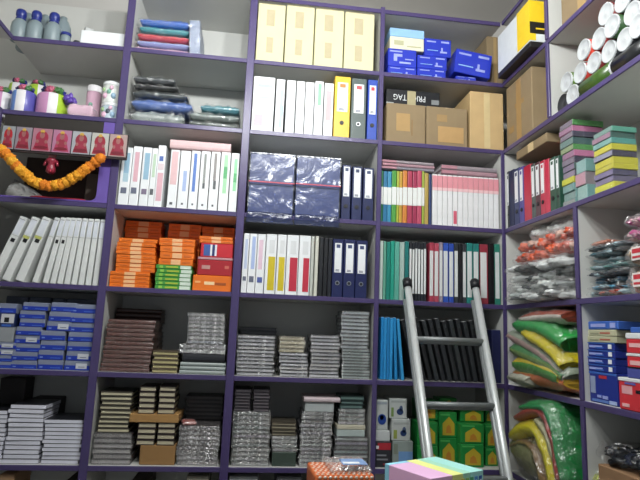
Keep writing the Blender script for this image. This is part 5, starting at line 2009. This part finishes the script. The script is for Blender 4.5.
zt = 1.165
A, B, C = atz(383, 463, zt), atz(436, 456.5, zt), atz(483.5, 470, zt)
print('PAPER', A, B, C, (B - A).length, (C - B).length, (B - A).normalized().dot((C - B).normalized()))
u = (C - B)
u.z = 0
L = u.length
ang = math.atan2(u.y, u.x)
t = thing('pastel_paper', 'block of pastel coloured paper in blue, pink, yellow and mint at the bottom edge', 'paper')
place(t, B.x, B.y, CT, ang)
v = (A - B)
wv = abs(-math.sin(ang) * v.x + math.cos(ang) * v.y)
sgn = 1 if (-math.sin(ang) * v.x + math.cos(ang) * v.y) > 0 else -1
cols_p = [('#a6e0d8', 0, .26), ('#a3d8c0', .26, .40), ('#e6ea90', .40, .60), ('#e2b5da', .60, 1.0)]
nm_ = ['mint', 'green', 'yellow', 'pink', 'blue']
for k, (hx, a, b) in enumerate(cols_p):
    y0, y1 = sorted((sgn * wv * a, sgn * wv * b))
    o = MB().box(.0, L, y0 + .0005, y1 - .0005, .0, zt - CT, mat(hx, .5, var=.02), .001).build('paper_pad', t)
    o['label'] = '%s paper pad' % nm_[k]
    if k == 3:
        o.location.x = L * .1
        o.scale.x = .9
y0, y1 = sorted((sgn * wv * .6, sgn * wv))
o = MB().box(0, L * .1 - .001, y0 + .0005, y1 - .0005, 0, zt - CT, mat('#8fd0e6', .5, var=.02), .001).build('paper_pad', t)
o['label'] = 'blue paper pad'
# printed tabs on the end of the block
m = MB()
for k, hx in enumerate(['#3f6fb4', '#5a9ad0', '#58b07a', '#8fc06a', '#c9c05a']):
    a = .04 + k * .085
    y0, y1 = sorted((sgn * wv * a, sgn * wv * (a + .055)))
    m.box(L - .001, L + .0012, y0, y1, .03, zt - CT - .012, mat(hx, .5))
    m.box(L + .0008, L + .0018, y0 + .002, y1 - .002, zt - CT - .035, zt - CT - .02, mat('#e0e6ea', .5))
m.build('end_print', t)

zt2 = 1.115
pa, pb = atz(314, 468, zt2), atz(373, 468, zt2)
t = thing('snack_bag', 'orange and white patterned packet with a clear crinkled top beside the pastel paper', 'packet')
w_ = (pb - pa).length
hb = zt2 - CT
m = MB()
m.box(-w_ / 2, w_ / 2, .004, .16, 0, hb - .012, mat('#cf6c3a', .4), .008, seg=2)
m.build('contents', t)
m = MB()
for i in range(11):
    for j in range(8):
        x = -w_ / 2 + w_ * (i + .6 + .4 * (j % 2)) / 11.6
        m.ball((x, .004, (hb - .014) * (j + .6) / 8), .0055, .0016, .0045, mat('#e3d2c4', .4), 1)
        m.ball((x, .012 + j * .018, hb - .012), .0055, .006, .0014, mat('#e3d2c4', .4), 1)
m.build('white_pattern', t)
m = MB()
m.pillow(w_ * .7, .14, .022, film(.28, 24, .08), 181, 26, 16, wr=.9, flat=True, x=w_ * .12, y=.01, z=hb - .0125)
m.build('plastic_bag', t)
m = MB()
m.box(w_ * .0, w_ * .42, .03, .1, hb + .008, hb + .0095, mat('#7f9cc8', .4))
m.box(w_ * .02, w_ * .3, .04, .06, hb + .0094, hb + .0102, WHITE)
m.build('blue_label', t)
ctr = (pa + pb) / 2
place(t, ctr.x, ctr.y - .03, CT, math.atan2(pb.y - pa.y, pb.x - pa.x))
